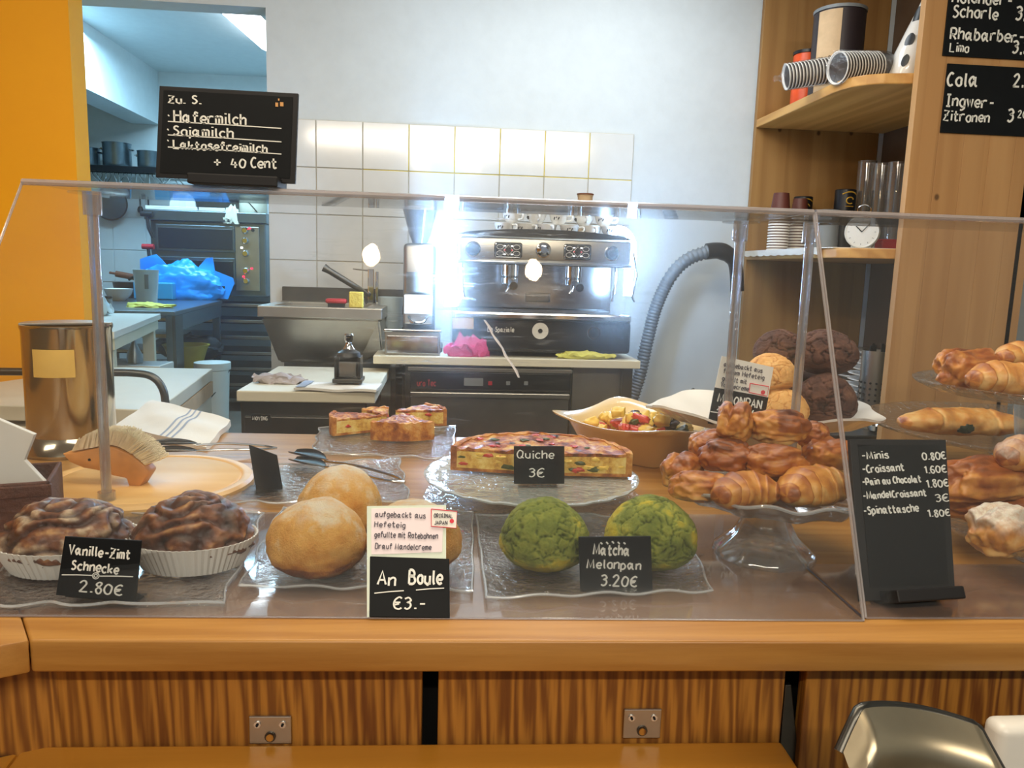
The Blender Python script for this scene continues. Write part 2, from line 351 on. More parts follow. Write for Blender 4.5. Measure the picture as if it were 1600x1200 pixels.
# ------------------------------------------------------------------ hand lettering (stroke font, written with a chalk marker)
GL = {
'A': '003960|1353', 'B': '0009|~0939574505|~0545624000', 'C': '~58391704113051', 'D': '0009|~0939676333 00'.replace('33 00', '4000'), 'G': '~583917041130515 4|3454'.replace(' ', ''),
'H': '0009|6069|0565', 'I': '1050|1959|3039', 'J': '~4943301001', 'K': '0009|6904|1560', 'L': '090060', 'M': '0019417980', 'N': '0009|0960|6069',
'O': '~391704113051646739', 'P': '0009|~0949675404', 'Q': '~391704113051646739|4270', 'R': '0009|~0949675404|2460', 'S': '~583918163553412001', 'T': '0969|3930', 'V': '093069', 'Z': '09690060|1555', 'U': '~0903103063 69'.replace(' ', ''),
'a': '~44361503112043|56516070', 'b': '0900|~04264553412001', 'c': '~55361503113051', 'd': '~55361503113051|5950', 'e': '~0353553615031 13051'.replace(' ', ''), 'f': '~5839282420|0656',
'g': '~55361503113051|~56505a3b1b', 'h': '0900|~0436555350', 'i': '1610|1819', 'j': '~16101a0b|1819', 'k': '0900|5502|1350', 'l': '~191220', 'm': '0600|~04163530|~34466560', 'n': '0600|~0436555350',
'o': '~361503113051535536', 'p': '060b|~04264553412001', 'r': '0600|~042656', 's': '~5536151443513001', 't': '~29223051|0656', 'u': '~060211304152|5650', 'w': '0620355066', 'z': '06560050', 'y': '0630|~560b', 'x': '0650|0056', 'v': '063056',
'0': '~391704113051646739', '1': '173930', '2': '~0729495745110 0|0060'.replace(' ', ''), '3': '~0839574625455341 2001'.replace(' ', ''), '4': '290363|4640', '6': '~583917041130415244150 4'.replace(' ', ''), '8': '~351739583513204053 35'.replace(' ', ''),
'5': '5909055553512001', '7': '096930', '.': '1011', ',': '111a', '-': '1454', '+': '0464|3137', '*': '1415', "'": '1918', '/': '0069', '%': '0069', ':': '1011|1415',
'€': '~68491704114061|0555|0344', '\u30e1': '5901|1650', '\u30ed': '0808|0858|5850|0800|0050', '\u30f3': '0817|~013358', '\u30d1': '~371400|~475360|~5969785859', '\u30fc': '0565'}
YV = {'a': -1, 'b': -2.4, 'c': -3}
def pen(bm, text, x, z, h, w=None, r=None, y=0.0, jit=.05, sl=0.0, slope=0.0, track=1.0, seed=1):
    """write TEXT in the plane y=Y (x right, z up), cap height H; returns the end x"""
    rnd = random.Random(seed + len(text)); u = h / 9; r = r or h * .09
    for ch in text:
        if ch == ' ': x += 4.2 * u * track; continue
        g = GL.get(ch)
        if g is None: x += 4 * u; continue
        wid = 0; dz = rnd.uniform(-jit, jit) * h; k = 1 + rnd.uniform(-jit, jit)
        for st in g.split('|'):
            sm = st.startswith('~'); st = st.lstrip('~')
            pts = []
            for i in range(0, len(st) - 1, 2):
                px = int(st[i]); cy = st[i + 1]; py = YV[cy] if cy in YV else int(cy); wid = max(wid, px)
                xx = x + px * u * .82 * k + sl * py * u
                pts.append((xx, y, z + dz + py * u * k + slope * (xx)))
            if sm: pts = smooth_pts(pts, 4)
            if len(pts) == 2 and (Vector(pts[0]) - Vector(pts[1])).length < u * 1.2: rr = r * 1.25
            else: rr = r
            tube(bm, pts, rr, 6, flat=1, up=(0, 1, 0) if False else None)
        x += (wid * .82 + 2.1) * u * track
    return x
def flatten(bm, y, th=.0006):
    for v in bm.verts: v.co.y = y - th if v.co.y < y else y + th * .2
    return bm
def textwidth(text, h):
    w = 0
    for ch in text:
        if ch == ' ': w += 4.2
        elif ch in GL: w += max(int(c) for s in GL[ch].split('|') for c in s.lstrip('~')[::2]) * .82 + 2.1
    return w * h / 9
def write(parent, lines, mat='chalk', y=0.0, name='lettering', rules=(), th=None):
    """LINES: (text, x, z, cap height, width or None); RULES: (x0,z0,x1,z1,r)"""
    bm = BM()
    for k, ln in enumerate(lines):
        t, x, z, h = ln[:4]; tr = 1.0
        if len(ln) > 4 and ln[4]: tr = ln[4] / textwidth(t, h)
        b2 = BM(); pen(b2, t, 0, 0, h, r=(th * 1.2 if th else h * .092) / max(.4, tr), seed=k * 7)
        bmesh.ops.transform(b2, matrix=Matrix.Translation((x, 0, z)) @ Matrix.Diagonal((tr, 1, 1, 1)), verts=b2.verts)
        me = bpy.data.meshes.new('t'); b2.to_mesh(me); b2.free(); bm.from_mesh(me); bpy.data.meshes.remove(me)
    for x0, z0, x1, z1, r in rules: tube(bm, [(x0, 0, z0), ((x0 + x1) / 2, 0, (z0 + z1) / 2 + r * .5), (x1, 0, z1)], r, 6)
    for v in bm.verts: v.co.y = y - (.0007 if v.co.y < 0 else -.0002)
    return obj(name, bm, mat, parent)
CZ = .95   # top of the counter
# ------------------------------------------------------------------ the room
FL = .1; YW = 3.6; YK = 7.6
xe = at(418, 200, y=YW).x; yx = at(119, 250, y=3.3).x
kz = at(252, 112, y=YK).z; kxs = at(248, 150, y=YK).x; ksz = at(245, 195, y=YK).z; kxl = at(222, 197, y=YK).x
lz = at(300, 5, y=YW).z
struct('floor', box(BM(), -4.2, 3.0, -2.2, 8.0, 0, FL), 'floor')
struct('ceiling', box(BM(), -4.2, 3.0, -2.2, YW + .12, 2.8, 2.9), 'ceiling')
wb = struct('wall_back', box(BM(), xe, 3.0, YW, YW + .12, FL, 2.8), 'white_wall')
struct('wall_lintel', box(BM(), -4.2, xe, YW, YW + .12, lz, 2.8), 'white_wall')
struct('wall_left', box(BM(), -4.2, yx, 3.3, 3.42, FL, 2.8), 'yellow_wall')
struct('wall_right', box(BM(), 2.9, 3.0, -2.2, YW, FL, 2.8), 'white_wall')
struct('wall_side', box(BM(), -4.2, -4.1, -2.2, 3.3, FL, 2.8), 'yellow_wall')
b = box(BM(), -4.2, -2.2, -2.3, -2.2, FL, 2.8); box(b, 1.4, 3.0, -2.3, -2.2, FL, 2.8); box(b, -2.2, 1.4, -2.3, -2.2, FL, .8); box(b, -2.2, 1.4, -2.3, -2.2, 2.4, 2.8)
struct('wall_front', b, 'white_wall')
b = box(BM(), -2.2, 1.4, -2.28, -2.22, .8, .86)
for x in (-2.2, -1.0, .2, 1.34): box(b, x, x + .06, -2.28, -2.22, .8, 2.4)
struct('window_1', b, 'white_pl')
# kitchen shell
struct('wall_kitchen_back', box(BM(), -4.2, xe + .6, YK, YK + .1, FL, kz), 'kitchen_wall')
struct('wall_kitchen_left', box(BM(), -4.2, -4.1, YW + .12, YK, FL, kz), 'kitchen_wall')
struct('wall_kitchen_right', box(BM(), xe + .3, xe + .4, YW + .12, YK, FL, kz), 'kitchen_wall')
struct('ceiling_kitchen', box(BM(), -4.2, xe + .6, YW + .12, YK, kz, kz + .1), 'kitchen_wall')
struct('trim_soffit', box(BM(), kxs - .25, kxs, YW + .12, YK, ksz, kz), 'kitchen_wall')
# wall tiles
tx = [at(494, 187, y=YW).x + k * .2047 for k in range(8)]; tz = at(700, 197, y=YW).z; th_ = .2055
b = box(BM(), xe + .002, tx[-1] + .001, YW - .006, YW, tz - 5 * th_, tz)
g = obj('grout', b, 'grout', wb)
pr = None
for r in range(5):
    z1 = tz - r * th_; z0 = z1 - th_
    edges = [xe] + tx
    for k in range(8):
        w = (edges[k + 1] - edges[k])
        nm = 'tile'
        o = obj(nm, box(BM(), edges[k] + .0022, edges[k + 1] - .0022, YW - .011 - .0006 * ((k * 7 + r * 3) % 3), YW - .004, z0 + .0022, z1 - .0022, .0012, 1), 'tile', wb)
for x in tx[2:7]: obj('grout_line', box(BM(), x - .0021, x + .0021, YW - .0095, YW - .005, tz - th_ * 1.0, tz - .004), 'grout_y', wb)
for k in range(1, 7): obj('grout_line', box(BM(), tx[k] + .003, tx[k + 1] - .003, YW - .0095, YW - .005, tz - th_ - .002, tz - th_ + .002), 'grout_y', wb)
# kitchen wall tiles, far
kb = COL.objects['wall_kitchen_back']
for r in range(3):
    for k in range(9):
        x0, z1 = kxl - .6 + k * .3, at(232, 290, y=YK).z - r * .3
        obj('tile', box(BM(), x0 + .004, x0 + .296, YK - .008, YK, z1 - .296, z1 - .004, .002, 1), 'kitchen_wall', kb)

# ------------------------------------------------------------------ coffee worktop and what is on and under it
def corner(px, py, z): return at(px, py, z=z)
WZ = at(800, 560, y=2.95).z
xl, xr = at(583, 560, y=2.95).x, at(1001, 566, y=2.95).x
t = thing('bar_worktop', 'long white worktop carrying the espresso machine', 'worktop', ((xl + xr) / 2, 2.95, FL))
def loc(t, x, y, z): return x - t.location.x, y - t.location.y, z - t.location.z
def lb(t, x0, x1, y0, y1, z0, z1, **k):
    L = t.location; return box(BM(), x0 - L.x, x1 - L.x, y0 - L.y, y1 - L.y, z0 - L.z, z1 - L.z, **k)
obj('slab', lb(t, xl, xr, 2.95, 3.58, WZ - .032, WZ, bev=.003), 'cream', t)
for x in (xl + .12, xr - .06):
    obj('leg', lb(t, x, x + .04, 2.99, 3.03, FL, WZ - .032), 'steel_dk', t); obj('leg', lb(t, x, x + .04, 3.5, 3.54, FL, WZ - .032), 'steel_dk', t)
obj('side_panel', lb(t, at(893, 620, y=3.05).x, xr - .03, 3.04, 3.06, FL, WZ - .034), 'steel', t)
obj('side_panel', lb(t, xl + .06, xl + .08, 3.04, 3.5, FL, WZ - .034), 'steel_dk', t)
# dishwasher below
x0, x1, z0, z1 = rect(2.99, 637, 577, 892, 668)
t = thing('dishwasher', 'under-counter stainless glass washer with a black control strip', 'dishwasher', ((x0 + x1) / 2, 2.99, FL))
obj('body', lb(t, x0, x1, 3.0, 3.5, FL, WZ - .036, bev=.004), 'steel_dk', t)
zt = at(760, 582, y=2.985).z; zm = at(760, 609, y=2.985).z
p = obj('control_panel', lb(t, x0 + .01, x1 - .01, 2.975, 3.0, zm, zt, bev=.002), 'black', t)
a, c_, d, e = rect(2.97, 725, 591, 755, 603); obj('display', lb(t, a, c_, 2.971, 2.976, d, e), 'grey', p)
for k in range(3):
    a, c_, d, e = rect(2.97, 763 + k * 28, 596, 769 + k * 28, 602); obj('button', lb(t, a, c_, 2.970, 2.976, d, e), 'red' if k == 0 else 'grey', p)
tw = write(p, [('Euro Tec', x0 - t.location.x + .03, zt - t.location.z - .055, .022, .075)], mat=pbr('brand_red', '#a8323a', .5), y=2.9735 - t.location.y)
obj('trim_strip', lb(t, x0, x1, 2.974, 3.0, zt + .002, zt + .018, bev=.002), 'steel', t)
obj('door', lb(t, x0 + .01, x1 - .01, 2.98, 3.0, FL + .1, zm - .03, bev=.003), 'steel', t)
obj('handle', lb(t, x0 + .01, x1 - .01, 2.955, 2.99, zm - .028, zm - .008, bev=.004), 'steel', t)
# espresso machine
L0, R0 = at(707, 530, y=2.98).x, at(986, 530, y=2.98).x
zz = lambda py, y: at(846, py, y=y).z
t = thing('espresso_machine', 'large chrome and black two-group espresso machine with blue-white side lights', 'coffee machine', ((L0 + R0) / 2, 3.0, WZ)); EM = t
zf, zb, zt1, zh0, zh1 = zz(556, 2.98), zz(501, 2.98), zz(489, 2.98), zz(412, 3.0), zz(371, 3.0)
obj('cup_tray', lb(t, L0 + .03, R0 - .03, 3.03, 3.5, zh1 - .002, zh1 + .012, bev=.002), 'steel', t)
for x in (L0 + .06, R0 - .08):
    for y in (3.04, 3.42): obj('foot', cyl(BM(), loc(t, x, y, WZ), .02, .03, 14), 'black', t)
obj('lower_body', lb(t, L0, R0, 2.985, 3.5, WZ + .022, zb, bev=.012), 'black', t)
obj('drip_tray', lb(t, L0 + .005, R0 - .005, 2.965, 3.4, zb, zt1, bev=.008), 'chrome', t)
obj('back_panel', lb(t, L0 + .02, R0 - .02, 3.30, 3.5, zt1, zh0 + .02, bev=.004), pbr('polished_panel', '#a6a4a4', .16, 1, var=.06, vs=6), t)
b = lb(t, L0 + .015, R0 - .01, 3.0, 3.52, zh0, zh1, bev=.016, seg=3)
up = obj('upper_housing', b, 'steel', t, smooth=True)
obj('light_rail', lb(t, L0 + .012, R0 - .008, 2.992, 3.02, zh0 - .008, zh0 + .006, bev=.003), 'chrome', t)
# curved black cup rail
n = 20; poly = [(L0 + .02 - t.location.x, .06)]; 
b = BM()
grid(b, 24, 2, lambda u, v: Vector((L0 + .015 + (R0 - L0 - .03) * u - t.location.x, -.01 + .02 * 0, zh1 - t.location.z + v * (.004 + .026 * sin(pi * u) ** .6))), thick=.012)
obj('cup_rail', b, 'black', t, smooth=True)
def knob(parent, t, px, py, Y, r, mat='black'):
    p = at(px, py, y=Y); k = obj('knob', lathe(BM(), [(0, 0), (r * 1.0, 0), (r, .006), (r * .72, .01), (r * .66, .026), (r * .5, .03), (0, .03)], 24, mtx=Matrix.Rotation(pi / 2, 4, 'X')), mat, parent, loc(t, p.x, Y, p.z) , smooth=True)
    obj('knob_ring', lathe(BM(), [(r * .98, 0), (r * 1.15, 0), (r * 1.15, .005), (r * .98, .006)], 24, mtx=Matrix.Rotation(pi / 2, 4, 'X')), 'chrome', k)
for px, py in ((739, 389), (849, 391), (956, 396)): knob(t, t, px, py, 2.999, .026, 'chrome' if px == 849 else 'black')
for px, py in ((794, 391), (902, 394)):
    p = at(px, py, y=2.998); lx, ly, lz_ = loc(t, p.x, 2.998, p.z)
    k = obj('button_panel', box(BM(), lx - .054, lx + .054, ly - .006, ly + .004, lz_ - .030, lz_ + .030, .008, 3), 'chrome', t)
    obj('pad', box(BM(), lx - .049, lx + .049, ly - .009, ly, lz_ - .025, lz_ + .025, .008, 3), 'black', k)
    b = BM()
    for dx in (-.032, .032):
        for dz in (-.012, .012): tube(b, [(lx + dx + .013 * cos(a_), ly - .0095, lz_ + dz + .009 * sin(a_)) for a_ in [i * pi / 6 for i in range(13)]], .0011, 5)
    tube(b, [(lx + x_, ly - .0095, lz_ + z_) for x_, z_ in ((-.018, 0), (0, .02), (.018, 0), (0, -.02), (-.018, 0))], .0012, 5)
    obj('button_outline', b, 'white_pl', k)
    for dx, m_ in ((-.014, 'red_led'), (.014, 'red_led')): obj('lamp', cyl(BM(), (lx + dx, ly - .0095, lz_), .0032, .001, 10, mtx=None), m_, k)
    for dx in (-.014, .014):
        for dz in (-.016, .016): obj('lamp', box(BM(), lx + dx - .004, lx + dx + .004, ly - .0105, ly - .009, lz_ + dz - .0022, lz_ + dz + .0022), 'white_led', k)
for px in (797, 896):   # brew groups with portafilters
    p = at(px, 415, y=3.12); lx, ly, lz_ = loc(t, p.x, 3.12, zh0)
    g_ = obj('brew_group', cyl(BM(), (lx, ly, lz_ - .055), .034, .06, 24, bev=.005), 'chrome', t, smooth=True)
    obj('portafilter_basket', cyl(BM(), (lx, ly, lz_ - .085), .033, .028, 24, bev=.004), 'chrome', g_, smooth=True)
    obj('portafilter_handle', tube(BM(), [(lx, ly - .03, lz_ - .072), (lx + .002, ly - .07, lz_ - .076), (lx + .004, ly - .15, lz_ - .088)], [.008, .013, .016], 14), 'black', g_, smooth=True)
    obj('spout', tube(BM(), [(lx, ly, lz_ - .085), (lx - .004, ly - .004, lz_ - .105), (lx - .014, ly - .008, lz_ - .118)], .007, 10), 'chrome', g_, smooth=True)
# steam wands
for px, s in ((722, -1), (962, 1)):
    p = at(px, 410, y=3.02); lx, ly, lz_ = loc(t, p.x, 3.03, zh0)
    obj('steam_wand', tube(BM(), smooth_pts([(lx, ly, lz_), (lx, ly - .02, lz_ - .03), (lx - s * .006, ly - .03, lz_ - .10), (lx - s * .012, ly - .03, lz_ - .14)]), .005, 10), 'chrome', t, smooth=True)
pA = [at(x, y, y=3.0) for x, y in ((990, 395), (995, 430), (988, 465), (991, 472))]
obj('steam_wand', tube(BM(), [loc(t, p.x, 3.0, p.z) for p in pA], .004, 8), 'chrome', t)
p = at(840, 465, y=3.298); lx, ly, lz_ = loc(t, p.x, 3.298, p.z)
obj('badge', box(BM(), lx - .055, lx + .055, ly - .006, ly, lz_ - .02, lz_ + .02, .0059, 3), 'black', t)
p = at(844, 517, y=2.983); lx, ly, lz_ = loc(t, p.x, 2.983, p.z)
k = obj('emblem', cyl(BM(), (0, 0, 0), .032, .004, 28, mtx=Matrix.Translation((lx, ly, lz_)) @ Matrix.Rotation(pi / 2, 4, 'X')), 'white_pl', t)
obj('emblem_centre', cyl(BM(), (0, 0, .004), .009, .002, 16, mtx=Matrix.Translation((lx, ly, lz_)) @ Matrix.Rotation(pi / 2, 4, 'X')), 'dark', k)
p = at(928, 520, y=2.983); lx, ly, lz_ = loc(t, p.x, 2.983, p.z)
k = obj('pressure_gauge', lathe(BM(), [(.024, 0), (.028, .003), (.025, .007), (.023, .004), (0, .004)], 24, mtx=Matrix.Translation((lx, ly, lz_)) @ Matrix.Rotation(pi / 2, 4, 'X')), 'chrome', t)
obj('dial', cyl(BM(), (0, 0, .0045), .022, .001, 20, mtx=Matrix.Translation((lx, ly, lz_)) @ Matrix.Rotation(pi / 2, 4, 'X')), 'dark', k)
p = at(762, 518, y=2.983); lx, ly, lz_ = loc(t, p.x, 2.983, p.z)
write(t, [('La Spaziale', lx, lz_, .018, .105)], mat='white_pl', y=-.0165)
x0, x1, z0, z1 = rect(2.96, 707, 497, 740, 514)
obj('sticker', lb(t, x0, x1, 2.962, 2.9645, z0, z1), 'kraft', t)
# illuminated sides
def ledtube(pxs, r, Y):
    return tube(BM(), smooth_pts([loc(t, *(lambda q: (q.x, Y, q.z))(at(x, y, y=Y))) for x, y in pxs], 5), r, 10)
obj('side_light', ledtube(((964, 357), (978, 362), (988, 378), (989, 400), (986, 418)), .013, 3.03), 'led', t)
obj('side_light', ledtube(((983, 422), (982, 440), (981, 462)), .018, 3.03), 'led', t)
obj('side_light', ledtube(((712, 352), (703, 358), (698, 378), (699, 400), (702, 418)), .020, 3.03), 'led', t)
obj('side_light', ledtube(((703, 422), (704, 445), (705, 478)), .028, 3.03), 'led', t)
# cups stacked on the machine
def cup(name, label, r, h, loc_, grp, rz=0, mat='china', cat='cup'):
    c = thing(name, label, cat, loc_, rz, grp)
    obj('bowl', lathe(BM(), [(0, 0), (r * .5, 0), (r * .55, .004), (r * .85, h * .45), (r, h), (r - .003, h), (r * .8, h * .45), (0, .006)], 24), mat, c, smooth=True)
    obj('handle', tube(BM(), smooth_pts([(r * .86, 0, h * .8), (r * 1.4, 0, h * .8), (r * 1.35, 0, h * .4), (r * .78, 0, h * .35)], 5), .004, 8), mat, c, smooth=True)
    b = BM()
    for k in range(3):
        a_ = -pi / 2 + (k - 1) * .25; tube(b, [(r * .86 * cos(a_), r * .86 * sin(a_), h * .45 + .008 * (k % 2)), (r * .95 * cos(a_ + .12), r * .95 * sin(a_ + .12), h * .68)], .0022, 5)
    obj('motif', b, 'dark', c)
    return c
ctop = zh1 + .002; cp = None
spots = [(788, 0, 3.1), (822, 0, 3.12), (855, 0, 3.1), (890, 0, 3.1), (925, 0, 3.12), (955, 0, 3.1), (800, 1, 3.12), (838, 1, 3.12), (873, 1, 3.12), (912, 1, 3.14), (944, 1, 3.12)]
wh = ['bottom layer', 'upper layer']
for i, (px, lv, Y) in enumerate(spots):
    x = at(px, 350, y=Y).x; z = ctop + .012 + lv * .0425
    ln = 'white cup, %s from the left in the %s on the espresso machine' % (('first', 'second', 'third', 'fourth', 'fifth', 'last')[i - 6 * lv], wh[lv])
    if cp is None: cp = c = cup('coffee_cup', ln, .040, .042, (x, Y, z), 'cups stacked on the espresso machine', -.6)
    else: c = dup(cp, (x, Y, z), random.uniform(-1.6, .6), ln)
x = at(795, 301, y=3.15).x; z = ctop + .098
t2 = thing('lidded_dish', 'small flat white dish lying on top of the stacked cups', 'dish', (x, 3.14, z))
obj('dish', lathe(BM(), [(0, 0), (.04, 0), (.055, .012), (.052, .014), (0, .006)], 24), 'china', t2, smooth=True); obj('rim_mark', box(BM(), -.03, -.024, -.055, -.05, .008, .012), 'dark', t2)
p = at(920, 330, y=3.2); t2 = thing('brown_paper_cup', 'tall brown paper cup standing behind the white cups', 'cup', (p.x, 3.3, ctop))
zc = at(920, 305, y=3.3).z - ctop
obj('cup_body', lathe(BM(), [(0, 0), (.022, 0), (.032, zc - .01), (.034, zc), (.030, zc), (0, .01)], 24), 'kraft', t2, smooth=True); obj('rim', lathe(BM(), [(.031, zc), (.036, zc), (.036, zc + .005), (.031, zc + .006)], 24), 'brown', t2)
# grinder
px, Yg = 655, 3.21
gx = at(px, 450, y=Yg).x
t = thing('coffee_grinder', 'upright coffee grinder with a smoky tapered hopper, left of the espresso machine', 'coffee grinder', (gx, Yg, WZ))
hz = lambda py: at(px, py, y=Yg).z - WZ
obj('base', box(BM(), -.10, .10, -.11, .12, 0, .02, .006), 'steel_dk', t)
obj('body', box(BM(), -.065, .065, -.03, .12, .02, hz(380), .02, 3), 'steel', t, smooth=True)
obj('hopper', lathe(BM(), [(.03, hz(380)), (.045, hz(365)), (.07, hz(328)), (.072, hz(326)), (.067, hz(327)), (.04, hz(365)), (.028, hz(380))], 28), clear('smoky_hopper', (.5, .52, .55), 1.45, .08, haze=.3, haze_col=(.35, .37, .4), gain=1.5), t, smooth=True)
obj('doser', lathe(BM(), [(0, hz(455)), (.05, hz(455)), (.05, hz(425)), (0, hz(425))], 24, (0, -.06, 0)), 'grey', t, smooth=True)
obj('label', box(BM(), -.055, .055, -.113, -.110, hz(488), hz(460), .001), 'white_pl', t)
obj('front_plate', box(BM(), -.06, .06, -.11, -.03, hz(505), hz(458), .01), 'steel', t)
obj('fork', tube(BM(), smooth_pts([(-.035, -.115, hz(492)), (-.02, -.14, hz(500)), (.02, -.14, hz(500)), (.035, -.115, hz(492))]), .006, 8), 'chrome', t, smooth=True)
p = at(666, 470, y=3.0)
x0, x1, z0, z1 = rect(2.99, 601, 513, 688, 549)
t = thing('knock_box', 'wide stainless knock box drawer in front of the grinder', 'box', ((x0 + x1) / 2, 2.99, WZ))
w = (x1 - x0) / 2; h = z1 - z0 + .008
obj('body', box(BM(), -w, w, 0, .10, 0, h, .004), 'steel', t); obj('drawer_front', box(BM(), -w + .008, w - .008, -.006, .002, .006, h - .022, .003), 'chrome', t); obj('top_lip', box(BM(), -w - .003, w + .003, -.01, .10, h - .008, h + .003, .003), 'chrome', t)
# cloths
def rag(name, label, cat, mat, c, sx, sy, h, seed, rz=0, grp=None, sub=4):
    b = ico(BM(), sub)
    for v in b.verts:
        p = v.co.copy(); f = 1 + .45 * turb(p, 1.3, 3, seed); r = abs(noise.noise(Vector((p.x * 3 + seed, p.y * 3, p.z * 2)))) * .5
        v.co = Vector((p.x * sx * f, p.y * sy * f, max(0, p.z * .5 + .35 + .5 * turb(p, 2.2, 3, seed + 5) - r * .4) * h))
    t = obj(name, b, mat, smooth=True, loc=c, rot=(0, 0, rz)); t.data.set_sharp_from_angle(angle=R_(80))
    return tag(t, label, cat, grp)
p = at(731, 554, z=WZ); rag('pink_cloth', 'crumpled pink cleaning cloth under the espresso machine', 'cloth', 'pink', (p.x, 2.99 + .0, WZ), .085, .03, .085, 3)
p = at(916, 562, z=WZ); rag('yellow_cloth', 'flat crumpled yellow cloth at the right of the worktop', 'cloth', 'yellow_cloth', (p.x, 2.985, WZ), .10, .025, .035, 9)
# hose
pts = [at(x, y, y=3.36) for x, y in ((985, 640), (1000, 585), (1012, 530), (1026, 478), (1048, 432), (1075, 405), (1108, 393))]
t = thing('suction_hose', 'grey ribbed hose arching up the white wall right of the machine', 'hose', (pts[0].x, 3.36, FL))
P0 = [Vector((pts[0].x, 3.36, FL)), Vector((pts[0].x, 3.36, .5))] + pts
sp = smooth_pts([loc(t, *q) for q in P0], 16); dn = []
for a_, b_ in zip(sp, sp[1:]):
    n_ = max(1, int((b_ - a_).length / .0042)); dn += [a_.lerp(b_, i / n_) for i in range(n_)]
obj('ribbed_tube', tube(BM(), dn, [.029 + .0028 * (1 if i % 3 == 0 else -1) for i in range(len(dn))], 12), 'hose', t, smooth=True, auto=180)
q = [loc(t, *at(x, y, y=3.36)) for x, y in ((1104, 393), (1125, 392), (1143, 402), (1150, 420), (1152, 455))]
obj('connector', tube(BM(), smooth_pts(q, 5), [.036, .036, .036, .036, .036, .037, .038, .037, .035, .034, .034, .033] + [.03] * 9, 16), 'black', t, smooth=True)

# ------------------------------------------------------------------ sink
x0, x1, z0, z1 = rect(3.1, 402, 482, 597, 494)
SR = at(500, 480, y=3.1).z
t = thing('sink_unit', 'deep stainless steel sink with a sloping front panel', 'sink', ((x0 + x1) / 2, 3.1, FL))
L = t.location
b = box(BM(), x0 - L.x, x1 - L.x, 0, .05, SR - .045 - L.z, SR - L.z, bev=.004); box(b, x0 - L.x, x1 - L.x, .40, .47, SR - .045 - L.z, SR - L.z, bev=.004)
box(b, x0 - L.x, x0 + .05 - L.x, .05, .4, SR - .045 - L.z, SR - L.z); box(b, x1 - .07 - L.x, x1 - L.x, .05, .4, SR - .045 - L.z, SR - L.z)
obj('rim', b, 'steel', t)
W = (x1 - x0) / 2; zb_ = at(500, 572, y=3.1).z - L.z
b = BM()
q = [(-W + .01, .01, SR - .045 - L.z), (W - .01, .01, SR - .045 - L.z), (W - .0, .03, SR - .18 - L.z), (W - .10, .09, zb_), (-W + .06, .09, zb_)]
vs = [b.verts.new(v) for v in q] + [b.verts.new((v[0], .38, v[2])) for v in q]
b.faces.new(vs[:5][::-1]); b.faces.new(vs[5:]); 
for i in range(5): b.faces.new((vs[i], vs[(i + 1) % 5], vs[(i + 1) % 5 + 5], vs[i + 5]))
bmesh.ops.recalc_face_normals(b, faces=b.faces); bmesh.ops.bevel(b, geom=b.edges[:], offset=.008, segments=2, affect='EDGES')
obj('basin', b, 'steel', t)
obj('cabinet', box(BM(), -W + .08, W - .12, .10, .4, 0, zb_), 'steel_dk', t)
obj('splashback', box(BM(), -W, W + .06, .465, .485, SR - .05 - L.z, at(500, 449, y=3.57).z - L.z, .002), 'steel_dk', t)
fx = at(578, 470, y=3.45).x; fz = SR
t = thing('mixer_tap', 'tall square steel tap with a side lever behind the sink', 'tap', (fx, 3.5, fz))
obj('column', box(BM(), -.014, .014, -.014, .014, 0, at(578, 420, y=3.5).z - fz, .004), 'chrome', t)
obj('column', box(BM(), .02, .034, -.01, .01, 0, at(578, 424, y=3.5).z - fz, .003), 'chrome', t)
obj('lever', tube(BM(), [(0, 0, at(578, 423, y=3.5).z - fz), (-.08, 0, at(578, 421, y=3.5).z - fz)], .004, 8), 'chrome', t)
a_, b_ = at(506, 418, y=3.42), at(562, 452, y=3.42)
t = thing('spray_hose', 'dark diagonal spray handle leaning over the sink', 'tap', (b_.x, 3.42, SR)); l1, l2 = loc(t, *a_), loc(t, *b_)
obj('grip', tube(BM(), [l1, Vector(l1).lerp(Vector(l2), .15), l2, Vector(l2) + Vector((.03, .02, -.03))], [.018, .014, .013, .013], 12), 'steel_dk', t, smooth=True); obj('holder', tube(BM(), [Vector(l2), Vector((.02, .04, -0.0))], .008, 8), 'chrome', t)
x0, x1, z0, z1 = rect(3.12, 545, 452, 567, 477)
t = tag(obj('sponge', box(BM(), -(x1 - x0) / 2, (x1 - x0) / 2, -.015, .015, 0, z1 - z0, .004), 'sponge', loc=((x0 + x1) / 2, 3.135, SR)), 'yellow kitchen sponge standing on the sink rim', 'sponge')
p = at(530, 470, y=3.2)
t = thing('scrub_brush', 'dark red scrubbing brush lying on the sink edge', 'brush', (p.x, 3.14, SR)); obj('back', box(BM(), -.045, .04, -.02, .02, .014, .034, .009, 3), 'red', t, smooth=True); obj('bristles', box(BM(), -.035, .03, -.015, .015, 0, .015), 'black', t)
p = at(632, 490, y=3.3)
t = thing('plastic_jug', 'frosted plastic jug standing between sink and grinder', 'jug', (at(610, 480, y=3.42).x, 3.42, WZ)); hh = at(606, 465, y=3.35).z - WZ
obj('jug_body', lathe(BM(), [(0, 0), (.045, 0), (.055, hh), (.052, hh), (.043, .004), (0, .004)], 24), 'frosted', t, smooth=True); obj('handle', tube(BM(), smooth_pts([(.052, 0, hh * .85), (.085, 0, hh * .8), (.08, 0, hh * .4), (.047, 0, hh * .35)]), .006, 8), 'frosted', t, smooth=True)

